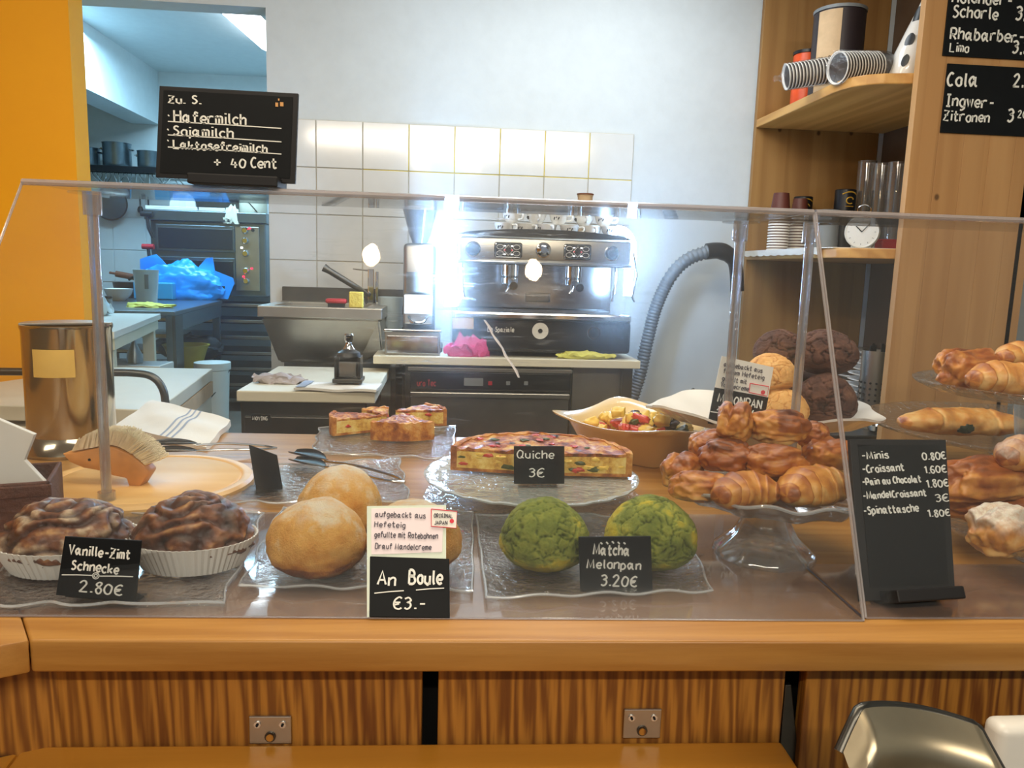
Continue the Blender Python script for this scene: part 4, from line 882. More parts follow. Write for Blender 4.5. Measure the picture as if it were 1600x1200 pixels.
Y = 2.98; p = at(1228, 122, y=Y); sleeve('left striped paper cup sleeve lying on the top shelf', (p.x, Y, p.z + .004), (.93, -.12, .16), 16, .045, .036, .0125)
Y = 2.80; p = at(1308, 108, y=Y); sleeve('right striped paper cup sleeve opening toward the room', (p.x, Y, p.z + .004), (.90, .20, .10), 14, .054, .042, .0125)
# spotted white bottle
Y = 2.78; p = at(1416, 105, y=Y); 
t = thing('spotted_bottle', 'white ceramic cow figure with black spots beside the end panel', 'figure', (p.x + .005, Y + .02, ZA), R_(-6))
hgt = at(1440, -8, y=Y).z - ZA
b = lathe(BM(), [(0, 0), (.058, 0), (.064, .01), (.060, hgt * .35), (.046, hgt * .6), (.03, hgt * .85), (.022, hgt), (0, hgt + .01)], 32)
for v in b.verts: v.co.x += v.co.z * .22
obj('figure_body', b, 'china', t, smooth=True)
for (z, a_, s1, s2) in ((.75, -2.6, .7, .17), (.46, -2.35, .6, .12), (.22, -2.2, .4, .10), (.30, -1.25, .12, .03), (.22, -1.3, .12, .03), (.5, -1.2, .12, .028)):
    rr = .0642 - .0042 * z / .35 if z < .35 else .060 - .014 * (z - .35) / .25 if z < .6 else .046 - .016 * (z - .6) / .25
    b = BM(); grid(b, 8, 8, lambda u, v: (lambda aa, zz_, : Vector(((rr + .003) * cos(aa) + zz_ * .22, (rr + .003) * sin(aa), zz_)))(a_ + s1 * (u - .5) * sqrt(max(.05, 1 - (2 * v - 1) ** 2)), hgt * z + hgt * s2 * (v - .5) * 1.4))
    obj('black_spot', b, 'black', t, smooth=True)
# middle shelf things
cupm = None
def cupstack(px, ytop, ybot, Y, r, n_, lab, grp, cap=True):
    global cupm
    p = at(px, ybot, y=Y); ht = at(px, ytop, y=Y).z; pit = (ht - ZB - .08) / max(1, n_ - 1)
    if cupm is None:
        b = lathe(BM(), [(0, 0), (.026, 0), (.033, .072), (.0365, .073), (.0365, .079), (.032, .079), (.025, .003), (0, .003)], 24)
        cupm = bpy.data.meshes.new('espresso_paper_cup'); b.to_mesh(cupm); b.free(); cupm.materials.append(M['rim_cup']); cupm.polygons.foreach_set('use_smooth', [True] * len(cupm.polygons)); cupm.set_sharp_from_angle(angle=R_(30))
    for i in range(n_):
        o = bpy.data.objects.new('paper_cup', cupm); COL.objects.link(o); o.location = (p.x, Y, ZB + .0045 + .079 + .0005 + i * pit); o.rotation_euler = (pi, 0, random.random() * 6); o.scale = (r / .0365,) * 2 + (1,)
        tag(o, lab, 'cup', grp)
q = NT('rim_cup'); bs_ = q.n('ShaderNodeBsdfPrincipled'); q.l(bs_.outputs[0], q.out.inputs[0]); tc = q.n('ShaderNodeTexCoord'); sp_ = q.n('ShaderNodeSeparateXYZ'); q.l(tc.outputs['Object'], sp_.inputs[0])
rp = q.ramp(sp_.outputs['Z'], [(0, hx('#5a2c22')), (.070, hx('#5a2c22')), (.0725, hx('#efe9dd')), (.08, hx('#efe9dd'))]); q.l(rp.outputs[0], bs_.inputs['Base Color']); bs_.inputs['Roughness'].default_value = .5; M['rim_cup'] = q.m
cupstack(1214, 303, 392, 3.35, .046, 15, 'brown paper cup with a white rim nested in the taller left stack', 'tall stack of paper cups on the middle shelf')
cupstack(1244, 312, 392, 3.42, .042, 13, 'small brown paper cup with a white rim nested in the shorter stack', 'short stack of paper cups on the middle shelf')
def canbox(name, lab, px, ytop, Y, w, m_, logo):
    p = at(px, 350, y=Y); h = at(px, ytop, y=Y).z - ZB
    t = thing(name, lab, 'tin', (p.x, Y, ZB + .0045)); obj('tin_body', cyl(BM(), (0, 0, 0), w, h, 28, bev=.003), m_, t, smooth=True)
    if logo:
        b = BM(); f = lambda a_, rx, rz, cz: (w * 1.01 * sin(a_ * rx), -w * 1.01 * cos(a_ * rx), cz + rz)
        tube(b, [f(a_, .75, .012 * cos(a_ * 1.4), h - .025) for a_ in [(-1 + i * .125) for i in range(17)]], .0028, 6)
        tube(b, [(w * 1.01 * sin(.35 * cos(th)), -w * 1.01 * cos(.35 * cos(th)), h - .05 + .014 * sin(th)) for th in [.4 + i * .35 for i in range(15)]], .0028, 6)
        tube(b, [(w * 1.01 * sin(x_), -w * 1.01 * cos(x_), h - .075) for x_ in (-.4, 0, .4)], .002, 6)
        obj('gold_emblem', b, pbr('gold_print', '#d8a83a', .4, .3), t)
    return t
canbox('black_tin', 'black tin with a gold emblem, in front of the glasses', 1317, 298, 3.36, .045, 'black', True)
canbox('black_tin', 'black tin with a gold emblem half behind the cup stacks', 1252, 309, 3.50, .042, 'black', True)
canbox('grey_jar', 'dull grey storage jar left of the white clock', 1291, 330, 3.25, .052, 'grey', False)
Y = 3.05; p = at(1345, 388, y=Y); k = Y * 1.03 / 1200
t = thing('alarm_clock', 'round white retro alarm clock with a wire handle', 'clock', (p.x, Y, ZB + .005), R_(-32)); r = 25 * k; zc = r + .008
RX = Matrix.Translation((0, 0, zc)) @ Matrix.Rotation(pi / 2, 4, 'X')
obj('case', lathe(BM(), [(0, -.045), (r * .8, -.045), (r, -.03), (r, .03), (r * .95, .036), (r * .86, .033), (0, .032)], 36, mtx=RX), 'white_pl', t, smooth=True)
obj('dial', cyl(BM(), (0, 0, .032), r * .86, .001, 32, mtx=RX), 'china', t)
b = BM(); tube(b, [(0, -.036, zc), (-r * .35, -.036, zc + r * .35)], .0022, 6); tube(b, [(0, -.037, zc), (r * .45, -.037, zc + r * .55)], .0016, 6); obj('hands', b, 'dark', t)
b = BM()
for i in range(12): a_ = i * pi / 6; tube(b, [(r * .70 * cos(a_), -.0345, zc + r * .70 * sin(a_)), (r * .80 * cos(a_), -.0345, zc + r * .80 * sin(a_))], .001, 5)
obj('hour_marks', b, 'grey', t)
for s in (-1, 1): obj('foot', cyl(BM(), (s * r * .5, 0, 0), .006, .018, 10), 'white_pl', t)
obj('wire_handle', tube(BM(), smooth_pts([(-.02, .0, zc + r), (-.024, 0, zc + r + .03), (0, 0, zc + r + .045), (.024, 0, zc + r + .03), (.02, 0, zc + r)], 5), .0025, 8), 'chrome', t)
obj('alarm_bar', box(BM(), -.01, .05, -.008, .008, zc + r - .003, zc + r + .006, .002), 'white_pl', t)
Y = 3.1; p = at(1388, 385, y=Y); t = thing('red_bowl', 'small red box behind the alarm clock', 'box', (p.x, Y, ZB + .0045)); obj('box_body', box(BM(), -.045, .045, -.03, .03, 0, .05, .006), 'red', t); obj('box_lid', box(BM(), -.047, .047, -.032, .032, .042, .052, .003), 'red', t); t.name = 'red_box'
for i, (px, Y, top) in enumerate(((1351, 3.38, 252), (1375, 3.30, 256), (1399, 3.20, 254), (1368, 3.46, 255), (1392, 3.44, 262))):
    p = at(px, 300, y=Y); h = at(px, top, y=Y).z - ZB - .005
    t = thing('tall_glass', ['tall clear glass right of the black tin', 'tall clear glass, second from the end panel', 'tall clear glass next to the end panel', 'tall clear glass in the rear row, left', 'tall clear glass in the rear row, right'][i], 'glass', (p.x, Y, ZB + .005), 0, 'clear glasses on the middle shelf')
    obj('tumbler', lathe(BM(), [(0, 0), (.030, 0), (.037, h * .4), (.039, h), (.037, h), (.034, h * .4), (.027, .012), (0, .012)], 24), 'tumbler', t, smooth=True)
    obj('rim', lathe(BM(), [(.0385, h - .002), (.0395, h), (.0385, h + .002)], 24), 'tumbler', t)
# plates and strainer on the lower level
for st, (px, Y, top, r, nn) in enumerate(((1340, 3.28, 540, .12, 12), (1372, 3.02, 560, .12, 10))):
    p = at(px, 600, y=Y); ht = at(px, top, y=Y).z; pit = (ht - ZC - .01) / nn
    pm = bpy.data.meshes.new('plate'); b = lathe(BM(), [(0, 0), (r * .55, 0), (r, .013), (r, .016), (r * .55, .005), (0, .004)], 32); b.to_mesh(pm); b.free(); pm.materials.append(M['china']); pm.polygons.foreach_set('use_smooth', [True] * len(pm.polygons))
    for i in range(nn):
        o = bpy.data.objects.new('plate', pm); COL.objects.link(o); o.location = (p.x + random.uniform(-.004, .004), Y, ZC + .002 + i * pit); tag(o, ['white plate in the taller pile at the back of the shelf unit', 'white plate in the lower pile beside the cutlery holder'][st], 'plate', 'stacked plates in the shelf unit')
Y = 2.80; p = at(1366, 600, y=Y); h = at(1366, 548, y=Y).z - ZC
t = thing('cutlery_holder', 'perforated steel cutlery holder beside the end panel', 'cutlery holder', (p.x, Y, ZC + .001)); obj('holder_body', lathe(BM(), [(0, 0), (.05, 0), (.055, h), (.052, h), (.047, .004), (0, .004)], 32), 'steel', t, smooth=True)
b = BM()
for j in range(5):
    for i in range(16):
        a_ = i * pi / 8; cyl(b, (0, 0, 0), .0045, .002, 8, mtx=Matrix.Rotation(a_, 4, 'Z') @ Matrix.Translation((.0535, 0, h * .3 + j * .022)) @ Matrix.Rotation(pi / 2, 4, 'Y'))
o = obj('holes', b, 'dark', t); o['kind'] = 'stuff'
for i in range(5): obj('cutlery_handle', box(BM(), -.006 + (i - 2) * .015, .004 + (i - 2) * .015, -.01 + .012 * (i % 3), -.006 + .012 * (i % 3), h * .2, h + .02 + .008 * (i % 2), .001), 'black', t)
Y = 2.72; p = at(1372, 615, y=Y); t = thing('steel_ladle', 'shiny steel ladle lying beside the cutlery holder', 'ladle', (p.x, Y, ZC + .001)); obj('bowl', lathe(BM(), [(0, 0), (.022, .006), (.03, .026), (.028, .026), (.02, .008), (0, .003)], 20), 'chrome', t, smooth=True); obj('handle', tube(BM(), [(.01, 0, .02), (.04, .01, .10)], .004, 8), 'chrome', t)
# menu boards on the end panel
def panelboard(lab, pxs, lines):
    c0 = at(pxs[0], pxs[1], y=YN - .006); c1 = at(pxs[2], pxs[3], y=YN - .006)
    t = thing('menu_board', lab, 'menu board', (c0.x, YN - .001, c1.z)); w = .345; h = c0.z - c1.z
    obj('slate', box(BM(), 0, w, -.006, 0, 0, h, .001), 'board', t)
    out = []
    for s, px, py, hp in lines:
        q = at(px, py, y=YN - .008); out.append((s, q.x - c0.x, q.z - c1.z, hp * depth(q) / FPX))
    write(t, out, y=-.0066); return t
panelboard('upper drinks board on the end panel, Holunder-Schorle and Rhabarber-Limo', (1485, -25, 1478, 87), [('Holunder-', 1488, 3, 17), ('Schorle', 1489, 26, 17), ('3,20', 1587, 30, 19), ('Rhabarber-', 1485, 60, 17), ('Limo', 1484, 80, 13), ('3,20', 1582, 82, 18)])
panelboard('lower drinks board on the end panel, Cola and Ingwer-Zitronen', (1481, 99, 1470, 207), [('Cola', 1480, 133, 20), ('2,50', 1583, 135, 18), ('Ingwer-', 1477, 165, 17), ('Zitronen', 1474, 188, 15), ('3', 1574, 190, 19), ('20', 1590, 184, 11)])
# ------------------------------------------------------------------ the wooden service counter
F0 = at(47, 1000, z=CZ); F1 = at(1750, 1003, z=CZ); B1 = at(1750, 702, z=CZ); B0 = at(-260, 668, z=CZ); FY = F0.y; B1 = B1 + (F1 - F0) * .42; F1 = F1 + (F1 - F0) * .42
zbot = at(700, 1051, y=at(700, 1001, z=CZ).y).z
cu = (F1 - F0); cu.z = 0; cu.normalize()                      # along the counter
cn = Vector((-cu.y, cu.x, 0))                                  # away from the camera
t = thing('service_counter', 'long pine service counter with plank front and metal brackets', 'counter', (0, F0.y, FL)); SC = t; L = t.location
def pl(pts, z0, z1, bev=0): return prism(BM(), [(q[0] - L.x, q[1] - L.y) for q in pts], z0 - L.z, z1 - L.z, bev)
obj('worktop', pl([F0, F1, B1, at(-60, 668, z=CZ)], zbot, CZ, .0035), 'counter', t, smooth=True)
FLft = at(-190, 1043, z=CZ)
obj('worktop', pl([F0 + Vector((-.0012, 0, 0)), at(-61, 668, z=CZ), B0, at(-420, 900, z=CZ), FLft], zbot, CZ, .0035), 'counter', t, smooth=True)
# front boards
po = .055
def onf(s, o): q = F0 + cu * s + cn * o; return (q.x, q.y)
def s_of(px, py, o=po):   # distance along the counter of a pixel on the plane o behind the front edge
    d_ = CAMR @ Vector(((px - 800) / FPX, -(py - 600) / FPX, -1)); base = F0 + cn * o
    k_ = (base - CAMP).dot(cn) / d_.dot(cn); q = CAMP + d_ * k_; return (q - F0).dot(cu), q.z
LZ = s_of(500, 1160)[1]
for a, c_, zlo in ((75, 659, LZ - .30), (684, 1224, LZ - .30), (1256, 2250, LZ - .5)):
    sa, sc = s_of(a, 1100)[0], s_of(c_, 1100)[0]
    obj('front_board', pl([onf(sa, po), onf(sc, po), onf(sc, po + .022), onf(sa, po + .022)], zlo, zbot - .0005, .0025), 'panel', t)
obj('front_board', pl([(F0.x + .0, F0.y + po), (F0.x + .0, F0.y + po + .022), (FLft.x, FLft.y + .03 + po), (FLft.x, FLft.y + .008 + po)], LZ - .3, zbot - .0005, .002), 'panel', t)
obj('carcass', pl([onf(-.4, po + .06), onf(1.75, po + .06), (B1.x, B1.y - .02), (B0.x + .3, B0.y - .02)], FL, zbot - .001), 'dark', t)
for s in (s_of(60, 1100)[0] - .05, s_of(671, 1100)[0], s_of(1240, 1100)[0]): pass
# lower ledge
sr = s_of(1218, 1165)[0]; sl = s_of(40, 1165)[0]
obj('ledge', pl([onf(sl, po - .003), onf(sl + .02, po - .21), onf(sr, po - .21), onf(sr, po - .003)], LZ - .032, LZ, .004), 'ledge', t)
obj('ledge', pl([onf(sl - .001, po - .003), onf(sl + .019, po - .21), onf(sl - .25, po - .34), onf(sl - .3, po - .09)], LZ - .032, LZ, .004), 'ledge', t)
obj('ledge_support', pl([onf(sr - .02, po - .18), onf(sr - .002, po - .18), onf(sr - .002, po - .004), onf(sr - .02, po - .004)], LZ - .25, LZ - .033, .002), 'panel', t)
gq = s_of(1240, 1120)[0]
obj('side_brace', prism(BM(), [(0, 0), (.03, 0), (.008, .12), (0, .12)], -.01, .01, .001, mtx=Matrix.Translation((onf(s_of(1226, 1150)[0], po)[0] - L.x, onf(s_of(1226, 1150)[0], po)[1] - L.y + .02, LZ - .05 - L.z)) @ Matrix.Rotation(pi / 2, 4, 'X')), 'steel_dk', t)
for (a, c_, tp, bt) in ((390, 455, 1119, 1162), (973, 1034, 1108, 1153)):
    sa, za = s_of(a, bt, po - .003); sc, zc = s_of(c_, tp, po - .003); zlo = max(za, LZ + .001)
    br = obj('metal_bracket', pl([onf(sa, po - .004), onf(sc, po - .004), onf(sc, po - .0005), onf(sa, po - .0005)], zlo, zc, .0008), 'steel', t)
    w = sc - sa; ang = atan2(cu.y, cu.x)
    def disc(s, z, r, m_, nm, o=.0055):
        q = onf(s, po - o); obj(nm, cyl(BM(), (0, 0, 0), r, .0016, 16, mtx=Matrix.Translation((q[0] - L.x, q[1] - L.y, z - L.z)) @ Matrix.Rotation(ang, 4, 'Z') @ Matrix.Rotation(pi / 2, 4, 'X')), m_, br)
    for f_ in (.2, .8): disc(sa + w * f_, zc - (zc - zlo) * .28, .0042, 'chrome', 'screw', .0040); disc(sa + w * f_, zc - (zc - zlo) * .28, .0016, 'dark', 'screw_slot', .0058)
    disc(sa + w * .5, zlo + (zc - zlo) * .27, .0068, 'steel_dk', 'hole_rim', .0040); disc(sa + w * .5, zlo + (zc - zlo) * .27, .0045, 'panel', 'hole', .0058)

# ------------------------------------------------------------------ acrylic display case
SZ = 1.478
t1, t2_ = at(35, 284, y=1.249), at(1271, 332, y=1.209)
b1, b2 = at(1349, 970, z=CZ + .001), at(0, 962, z=CZ + .001)
b0 = b1 + (b2 - b1).normalized() * ((b1 - b2).length + .16)
def sheet(bm, a, b_, c_, d_, th, org):
    n_ = (b_ - a).cross(d_ - a).normalized() * th
    q = [v - org for v in (a, b_, c_, d_)]; P4 = q + [v + n_ for v in q]
    b = bmesh.new(); vs = [b.verts.new(v) for v in P4]
    for f in ((3, 2, 1, 0), (4, 5, 6, 7), (0, 1, 5, 4), (1, 2, 6, 5), (2, 3, 7, 6), (3, 0, 4, 7)): b.faces.new([vs[i] for i in f])
    bmesh.ops.recalc_face_normals(b, faces=b.faces); return _merge(bm, b)
def acrylic_case(lab, bl, br, tr, tl, posts, back, hot=None):
    org = (bl + br) / 2; t = thing('acrylic_case', lab, 'display case', org)
    n_ = (br - bl).cross(tl - bl).normalized()
    mat = scratched('scratched_acrylic', tuple(hot - org), .30) if hot is not None else M['acrylic']
    obj('front_sheet', sheet(BM(), bl, br, tr, tl, .003, org), mat, t)
    up = Vector((0, 0, 1)); bk = Vector((tr.y - tl.y, 0, 0))
    dl = (tr - tl).normalized(); bdir = Vector((-dl.y, dl.x, 0)).normalized()
    obj('top_sheet', sheet(BM(), tl, tr, tr + bdir * back, tl + bdir * back, .005, org), 'acrylic', t)
    b = BM()
    tube(b, [tl - org, tr - org], .0048, 8); obj('top_edge', b, 'acrylic_edge', t, smooth=True)
    obj('side_edge', tube(BM(), [tr - org, br - org], .0020, 6), 'acrylic_edge', t); obj('side_edge', tube(BM(), [tl - org, bl - org], .0020, 6), 'acrylic_edge', t)
    obj('bottom_edge', tube(BM(), [bl - org, br - org], .0016, 6), 'acrylic_edge', t)
    for q in posts:
        b = lathe(BM(), [(.0085, 0), (.0085, SZ - CZ - .004)], 20, (q.x - org.x, q.y - org.y, CZ - org.z)); lathe(b, [(.0052, SZ - CZ - .004), (.0052, 0)], 16, (q.x - org.x, q.y - org.y, CZ - org.z))
        p_ = obj('post', b, 'post', t, smooth=True)
        for z0, h_ in ((CZ + .001, .035), (SZ - .036, .036)): obj('post_socket', lathe(BM(), [(.0086, 0), (.014, 0), (.014, h_), (.0086, h_)], 20, (q.x - org.x, q.y - org.y, z0 - org.z)), 'post', p_, smooth=True)
        for z0 in (CZ + .0005, SZ - .003): obj('disc', cyl(BM(), (q.x - org.x, q.y - org.y, z0 - org.z), .034, .0025, 32), 'acrylic', p_, smooth=True)
    return t
pL = at(168, 800, z=CZ); pM = at(1158, 346, z=SZ); pR = at(1268, 348, z=SZ)
hot = at(735, 470, y=1.10)
def onsheet(px, py):
    n_ = (b1 - b0).cross(t1 - b0).normalized(); d_ = CAMR @ Vector(((px - 800) / FPX, -(py - 600) / FPX, -1)); return CAMP + d_ * ((b0 - CAMP).dot(n_) / d_.dot(n_))
hot = onsheet(720, 455)
acrylic_case('long clear acrylic case over the trays, scratched in front of the coffee machine', b0, b1, t2_, t1, [pL, pM], .27, hot)
ur = (t2_ - t1).normalized()
c1, c2 = at(1353, 966, z=CZ + .001), at(1700, 966, z=CZ + .001)
tt1 = t2_ + ur * .004; tt2 = t2_ + ur * .78; c2 = c1 + (c2 - c1).normalized() * .78
_ct = COL.objects['acrylic_case']; a_, b_ = onsheet(757, 500), onsheet(812, 590)
obj('pale_streak', tube(BM(), [a_.lerp(b_, k_ / 8) - _ct.location + Vector((.0012 * sin(k_ * 2.1), -.0006, 0)) for k_ in range(9)], [.0022 + .0012 * (k_ % 2) for k_ in range(9)], 6, flat=.3), clear('streak_haze', (.95, .93, .93), 1.4, .3, haze=.5, haze_col=(.8, .76, .76)), _ct)  # pale translucent streak running diagonally across the front sheet
acrylic_case('second acrylic case at the right over the price list and cake stands', c1, c2, tt2, tt1, [pR], .26)
# clear base sheet under the trays
BSM = clear('base_sheet', (.93, .92, .93), 1.5, .05, haze=.10, haze_col=(.62, .50, .50), gain=1.6)
t = thing('acrylic_base_sheet', 'clear acrylic sheet lying on the counter under the pastry trays', 'sheet', (0, .95, CZ)); L = t.location
q = [b2 + Vector((-.1, .0, 0)), b1, at(1158, 806, z=CZ), at(-60, 800, z=CZ)]
obj('sheet', prism(BM(), [(v.x - L.x, v.y - L.y) for v in q], .0004, .003, .0008), clear('base_sheet', (.93, .92, .93), 1.5, .05, haze=.10, haze_col=(.62, .50, .50), gain=1.6), t)

t = thing('acrylic_base_sheet', 'clear acrylic sheet lying on the counter right of the diagonal seam', 'sheet', (.7, .95, CZ)); L = t.location
q = [at(1355, 968, z=CZ), at(1720, 968, z=CZ), at(1720, 884, z=CZ), at(1259, 884, z=CZ)]
obj('sheet', prism(BM(), [(v.x - L.x, v.y - L.y) for v in q], .0004, .003, .0008), BSM, t)
obj('sheet_edge', tube(BM(), [Vector((v.x - L.x, v.y - L.y, .002)) for v in (at(1350, 969, z=CZ), at(1255, 884, z=CZ))], .0016, 6), pbr('seam_dark', '#3a2c34', .4), t)
# ------------------------------------------------------------------ signs
def plaque(name, lab, cat, Y, cs, th, mat, lean=0):
    """CS: pixels of the corners BL, BR, TR, TL seen on a board at depth Y that leans back by LEAN degrees"""
    o = at(*cs[0], y=Y); Lr = -R_(lean); n_ = Vector((0, cos(Lr), sin(Lr))); up = Vector((0, -sin(Lr), cos(Lr)))
    def hit(px, py):
        d_ = CAMR @ Vector(((px - 800) / FPX, -(py - 600) / FPX, -1)); return CAMP + d_ * ((o - CAMP).dot(n_) / d_.dot(n_))
    P4 = [hit(x, y) for x, y in cs]; w_ = P4[1] - o; ang = atan2(w_.dot(up), w_.x)
    t = thing(name, lab, cat, o, rot=(Matrix.Rotation(Lr, 3, 'X') @ Matrix.Rotation(-ang, 3, 'Y')).to_euler())
    def lc(p): d_ = p - o; dx, dz = d_.x, d_.dot(up); return (dx * cos(ang) + dz * sin(ang), -dx * sin(ang) + dz * cos(ang))
    q = [lc(p) for p in P4]
    obj('panel', prism(BM(), q, -th, 0, min(.0008, th * .3), mtx=Matrix.Rotation(pi / 2, 4, 'X')), mat, t)
    def loc_(px, py): return lc(hit(px, py))
    sc_ = w_.length / max(1e-6, sqrt((cs[1][0] - cs[0][0]) ** 2 + (cs[1][1] - cs[0][1]) ** 2))
    return t, loc_, sc_
def lines(t, loc_, sc_, L_, rules=(), mat='chalk', y=-.0002, th=None, name='lettering'):
    out = []
    for ln in L_:
        s, px, py, cp = ln[:4]; x, z = loc_(px, py); out.append((s, x, z, cp * sc_, ln[4] * sc_ if len(ln) > 4 and ln[4] else None))
    rr = [(*loc_(a, b_), *loc_(c_, d_), r * sc_) for a, b_, c_, d_, r in rules]
    return write(t, out, mat, y, name, rr, th * sc_ if th else None)
def ysheet(px, py): return onsheet(px, py).y
# prism mtx: panel occupies y in 0..th behind the writing
Y1 = at(150, 936, z=CZ + .012).y
t, lf, sc = plaque('price_sign', 'small black sign reading Vanille-Zimt Schnecke 2.80', 'price sign', Y1, ((87, 930), (212, 941), (221, 845), (101, 838)), .003, 'board', 8)
lines(t, lf, sc, [('Vanille-Zimt', 108, 865, 15, 98), ('Schnecke', 112, 890, 15, 76), ('2.80\u20ac', 124, 924, 17, 72)], [(97, 898, 145, 899, .9), (156, 900, 208, 901, .9)])
b = BM(); x, z = lf(150, 899.5)
for r in (5, 2.5): tube(b, [(x + r * sc * cos(a_), 0, z + r * sc * sin(a_)) for a_ in [i * pi / 8 for i in range(17)]], .8 * sc, 6)
for v in b.verts: v.co.y = -.0009 if v.co.y < 0 else 0
obj('swirl', b, 'chalk', t); obj('foot', box(BM(), .01, .095, .003, .035, -.002, .001), 'board', t)
Y2 = at(640, 964, z=CZ + .004).y
t, lf, sc = plaque('price_sign', 'tall sign with a pink note above, reading An Boule 3 euro', 'price sign', Y2, ((577, 964), (703, 966), (702, 873), (578, 869)), .003, 'board', 30)
lines(t, lf, sc, [('An', 590, 914, 20, 33), ('Boule', 639, 912, 21, 56), ('\u20ac3.-', 615, 951, 18, 54)], [(585, 927, 631, 923, .9), (650, 922, 694, 919, .9)])
b = BM(); q = [lf(x_, y_) for x_, y_ in ((573, 964), (582, 964), (697, 873), (697, 788), (573, 790))]
prism(b, q, -.0055, -.0032, mtx=Matrix.Rotation(pi / 2, 4, 'X')); obj('holder', b, pbr('pale_green_plastic', '#c9d6c4', .3, var=.02), t)
nt = obj('paper_note', prism(BM(), [lf(x_, y_) for x_, y_ in ((580, 866), (691, 862), (693, 792), (580, 794))], -.0031, -.0022, mtx=Matrix.Rotation(pi / 2, 4, 'X')), pbr('pink_paper', '#efe2e6', .8, var=.02), t)
ink = pbr('ink', '#5a5660', .8)
lines(nt, lf, sc, [('aufgebackt aus', 586, 807, 9, 84), ('Hefeteig', 585, 823, 9, 52), ('gef\u00fcllte mit Rotebohnen'.replace('\u00fc', 'u'), 585, 839, 9, 104), ('Drauf Mandelcreme', 586, 857, 9, 92)], y=.0017, mat=ink, th=.55)
redp = pbr('red_print', '#e03a4c', .7)
b = BM(); qq = [lf(x_, y_) for x_, y_ in ((674, 795), (714, 799), (713, 825), (674, 822))]
st = obj('sticker', prism(BM(), qq, -.0019, -.0012, mtx=Matrix.Rotation(pi / 2, 4, 'X')), 'paper', nt)
b = BM(); tube(b, [(x_, .001, z_) for x_, z_ in qq + [qq[0]]], .8 * sc, 5); x, z = lf(706, 814); cyl(b, (0, 0, 0), 3.6 * sc, .001, 14, mtx=Matrix.Translation((x, .0012, z)) @ Matrix.Rotation(pi / 2, 4, 'X')); obj('sticker_print', b, redp, nt)
lines(nt, lf, sc, [('ORIGINAL', 678, 808, 6, 32), ('JAPAN', 679, 819, 6, 22)], y=.0008, mat=ink, th=.5)
Y3 = at(962, 924, z=CZ + .006).y
t, lf, sc = plaque('price_sign', 'small black sign reading Matcha Melonpan 3.20', 'price sign', Y3, ((907, 923), (1020, 925), (1017, 838), (904, 839)), .003, 'board', 5)
lines(t, lf, sc, [('Matcha', 927, 866, 15, 58), ('Melonpan', 917, 888, 14, 87), ('3.20\u20ac', 939, 915, 16, 60)], [(938 + k * 9, 846 + abs(k - 2), 941 + k * 9, 850 - (k == 2), 1.3) for k in range(5)])
obj('foot', box(BM(), .01, .085, .003, .03, 0, .002), 'board', t)
Y4 = at(842, 756, z=CZ + .056).y
t, lf, sc = plaque('price_sign', 'small black sign reading Quiche 3 euro on the glass plate', 'price sign', Y4, ((803, 756), (882, 756), (882, 697), (803, 697)), .003, 'board', 10)
lines(t, lf, sc, [('Quiche', 808, 716, 12, 60), ('3\u20ac', 827, 745, 13, 27)]); obj('foot', box(BM(), .01, .08, .003, .03, 0, .002), 'board', t)
# sign seen from behind
p = at(415, 768, z=CZ + .006); kk = depth(p) / FPX
t = thing('price_sign', 'blank dark sign turned away, on the clear tray left of the tongs', 'price sign', p, 0)
P2 = lambda L_: [((x - 415) * kk, (768 - y) * kk) for x, y in L_]
obj('panel', prism(BM(), P2(((400, 766), (441, 764), (430, 711), (386, 695))), -.003, 0, .0008, mtx=Matrix.Rotation(pi / 2 - .25, 4, 'X')), 'board', t)
obj('foot', prism(BM(), [(-55 * kk, .01), (-20 * kk, -.025), (26 * kk, .0), (10 * kk, .06)], 0, .003, .0005), 'board', t)
# Hafermilch board on the case
Y5 = 1.25
t, lf, sc = plaque('milk_board', 'black framed chalkboard on the case, listing Hafermilch, Sojamilch and Laktosefreimilch', 'chalkboard', Y5, ((243, 277), (461, 287), (466, 146), (249, 134)), .008, 'frame')
obj('slate', prism(BM(), [lf(x_, y_) for x_, y_ in ((250, 270), (453, 279), (458, 152), (256, 141))], .0003, .0012, mtx=Matrix.Rotation(pi / 2, 4, 'X')), 'board', t)
lines(t, lf, sc, [('Zu.', 264, 161, 11, 28), ('S.', 301, 162, 12, 16), ('Hafermilch', 273, 190, 16, 114), ('Sojamilch', 272, 211, 14, 95), ('Laktosefreimilch', 272, 232, 13, 148), ('+', 335, 260, 14, 14), ('40', 362, 262, 14, 26), ('Cent', 393, 262, 15, 43)],
      [(263, 190, 440, 201, .9), (263, 211, 440, 222, .9), (263, 230, 440, 241, .9), (263, 180, 265, 182, 1), (262, 202, 264, 204, 1), (262, 219, 264, 221, 1)], y=-.0014, th=1.3)
x, z = lf(437, 163); b = BM(); box(b, x - .006, x - .002, -.002, -.001, z - .004, z + .002); box(b, x + .001, x + .006, -.002, -.001, z - .003, z + .003); box(b, x - .002, x, -.002, -.001, z + .005, z + .008); obj('sticker', b, pbr('gold_sticker', '#d9a05a', .5), t)
zt_ = lf(300, 285)[1]; x0_, x1_ = lf(302, 285)[0], lf(440, 285)[0]
obj('stand', box(BM(), x0_, x1_, -.03, .04, SZ + .0125 - t.location.z, SZ + .028 - t.location.z, .002), 'frame', t)
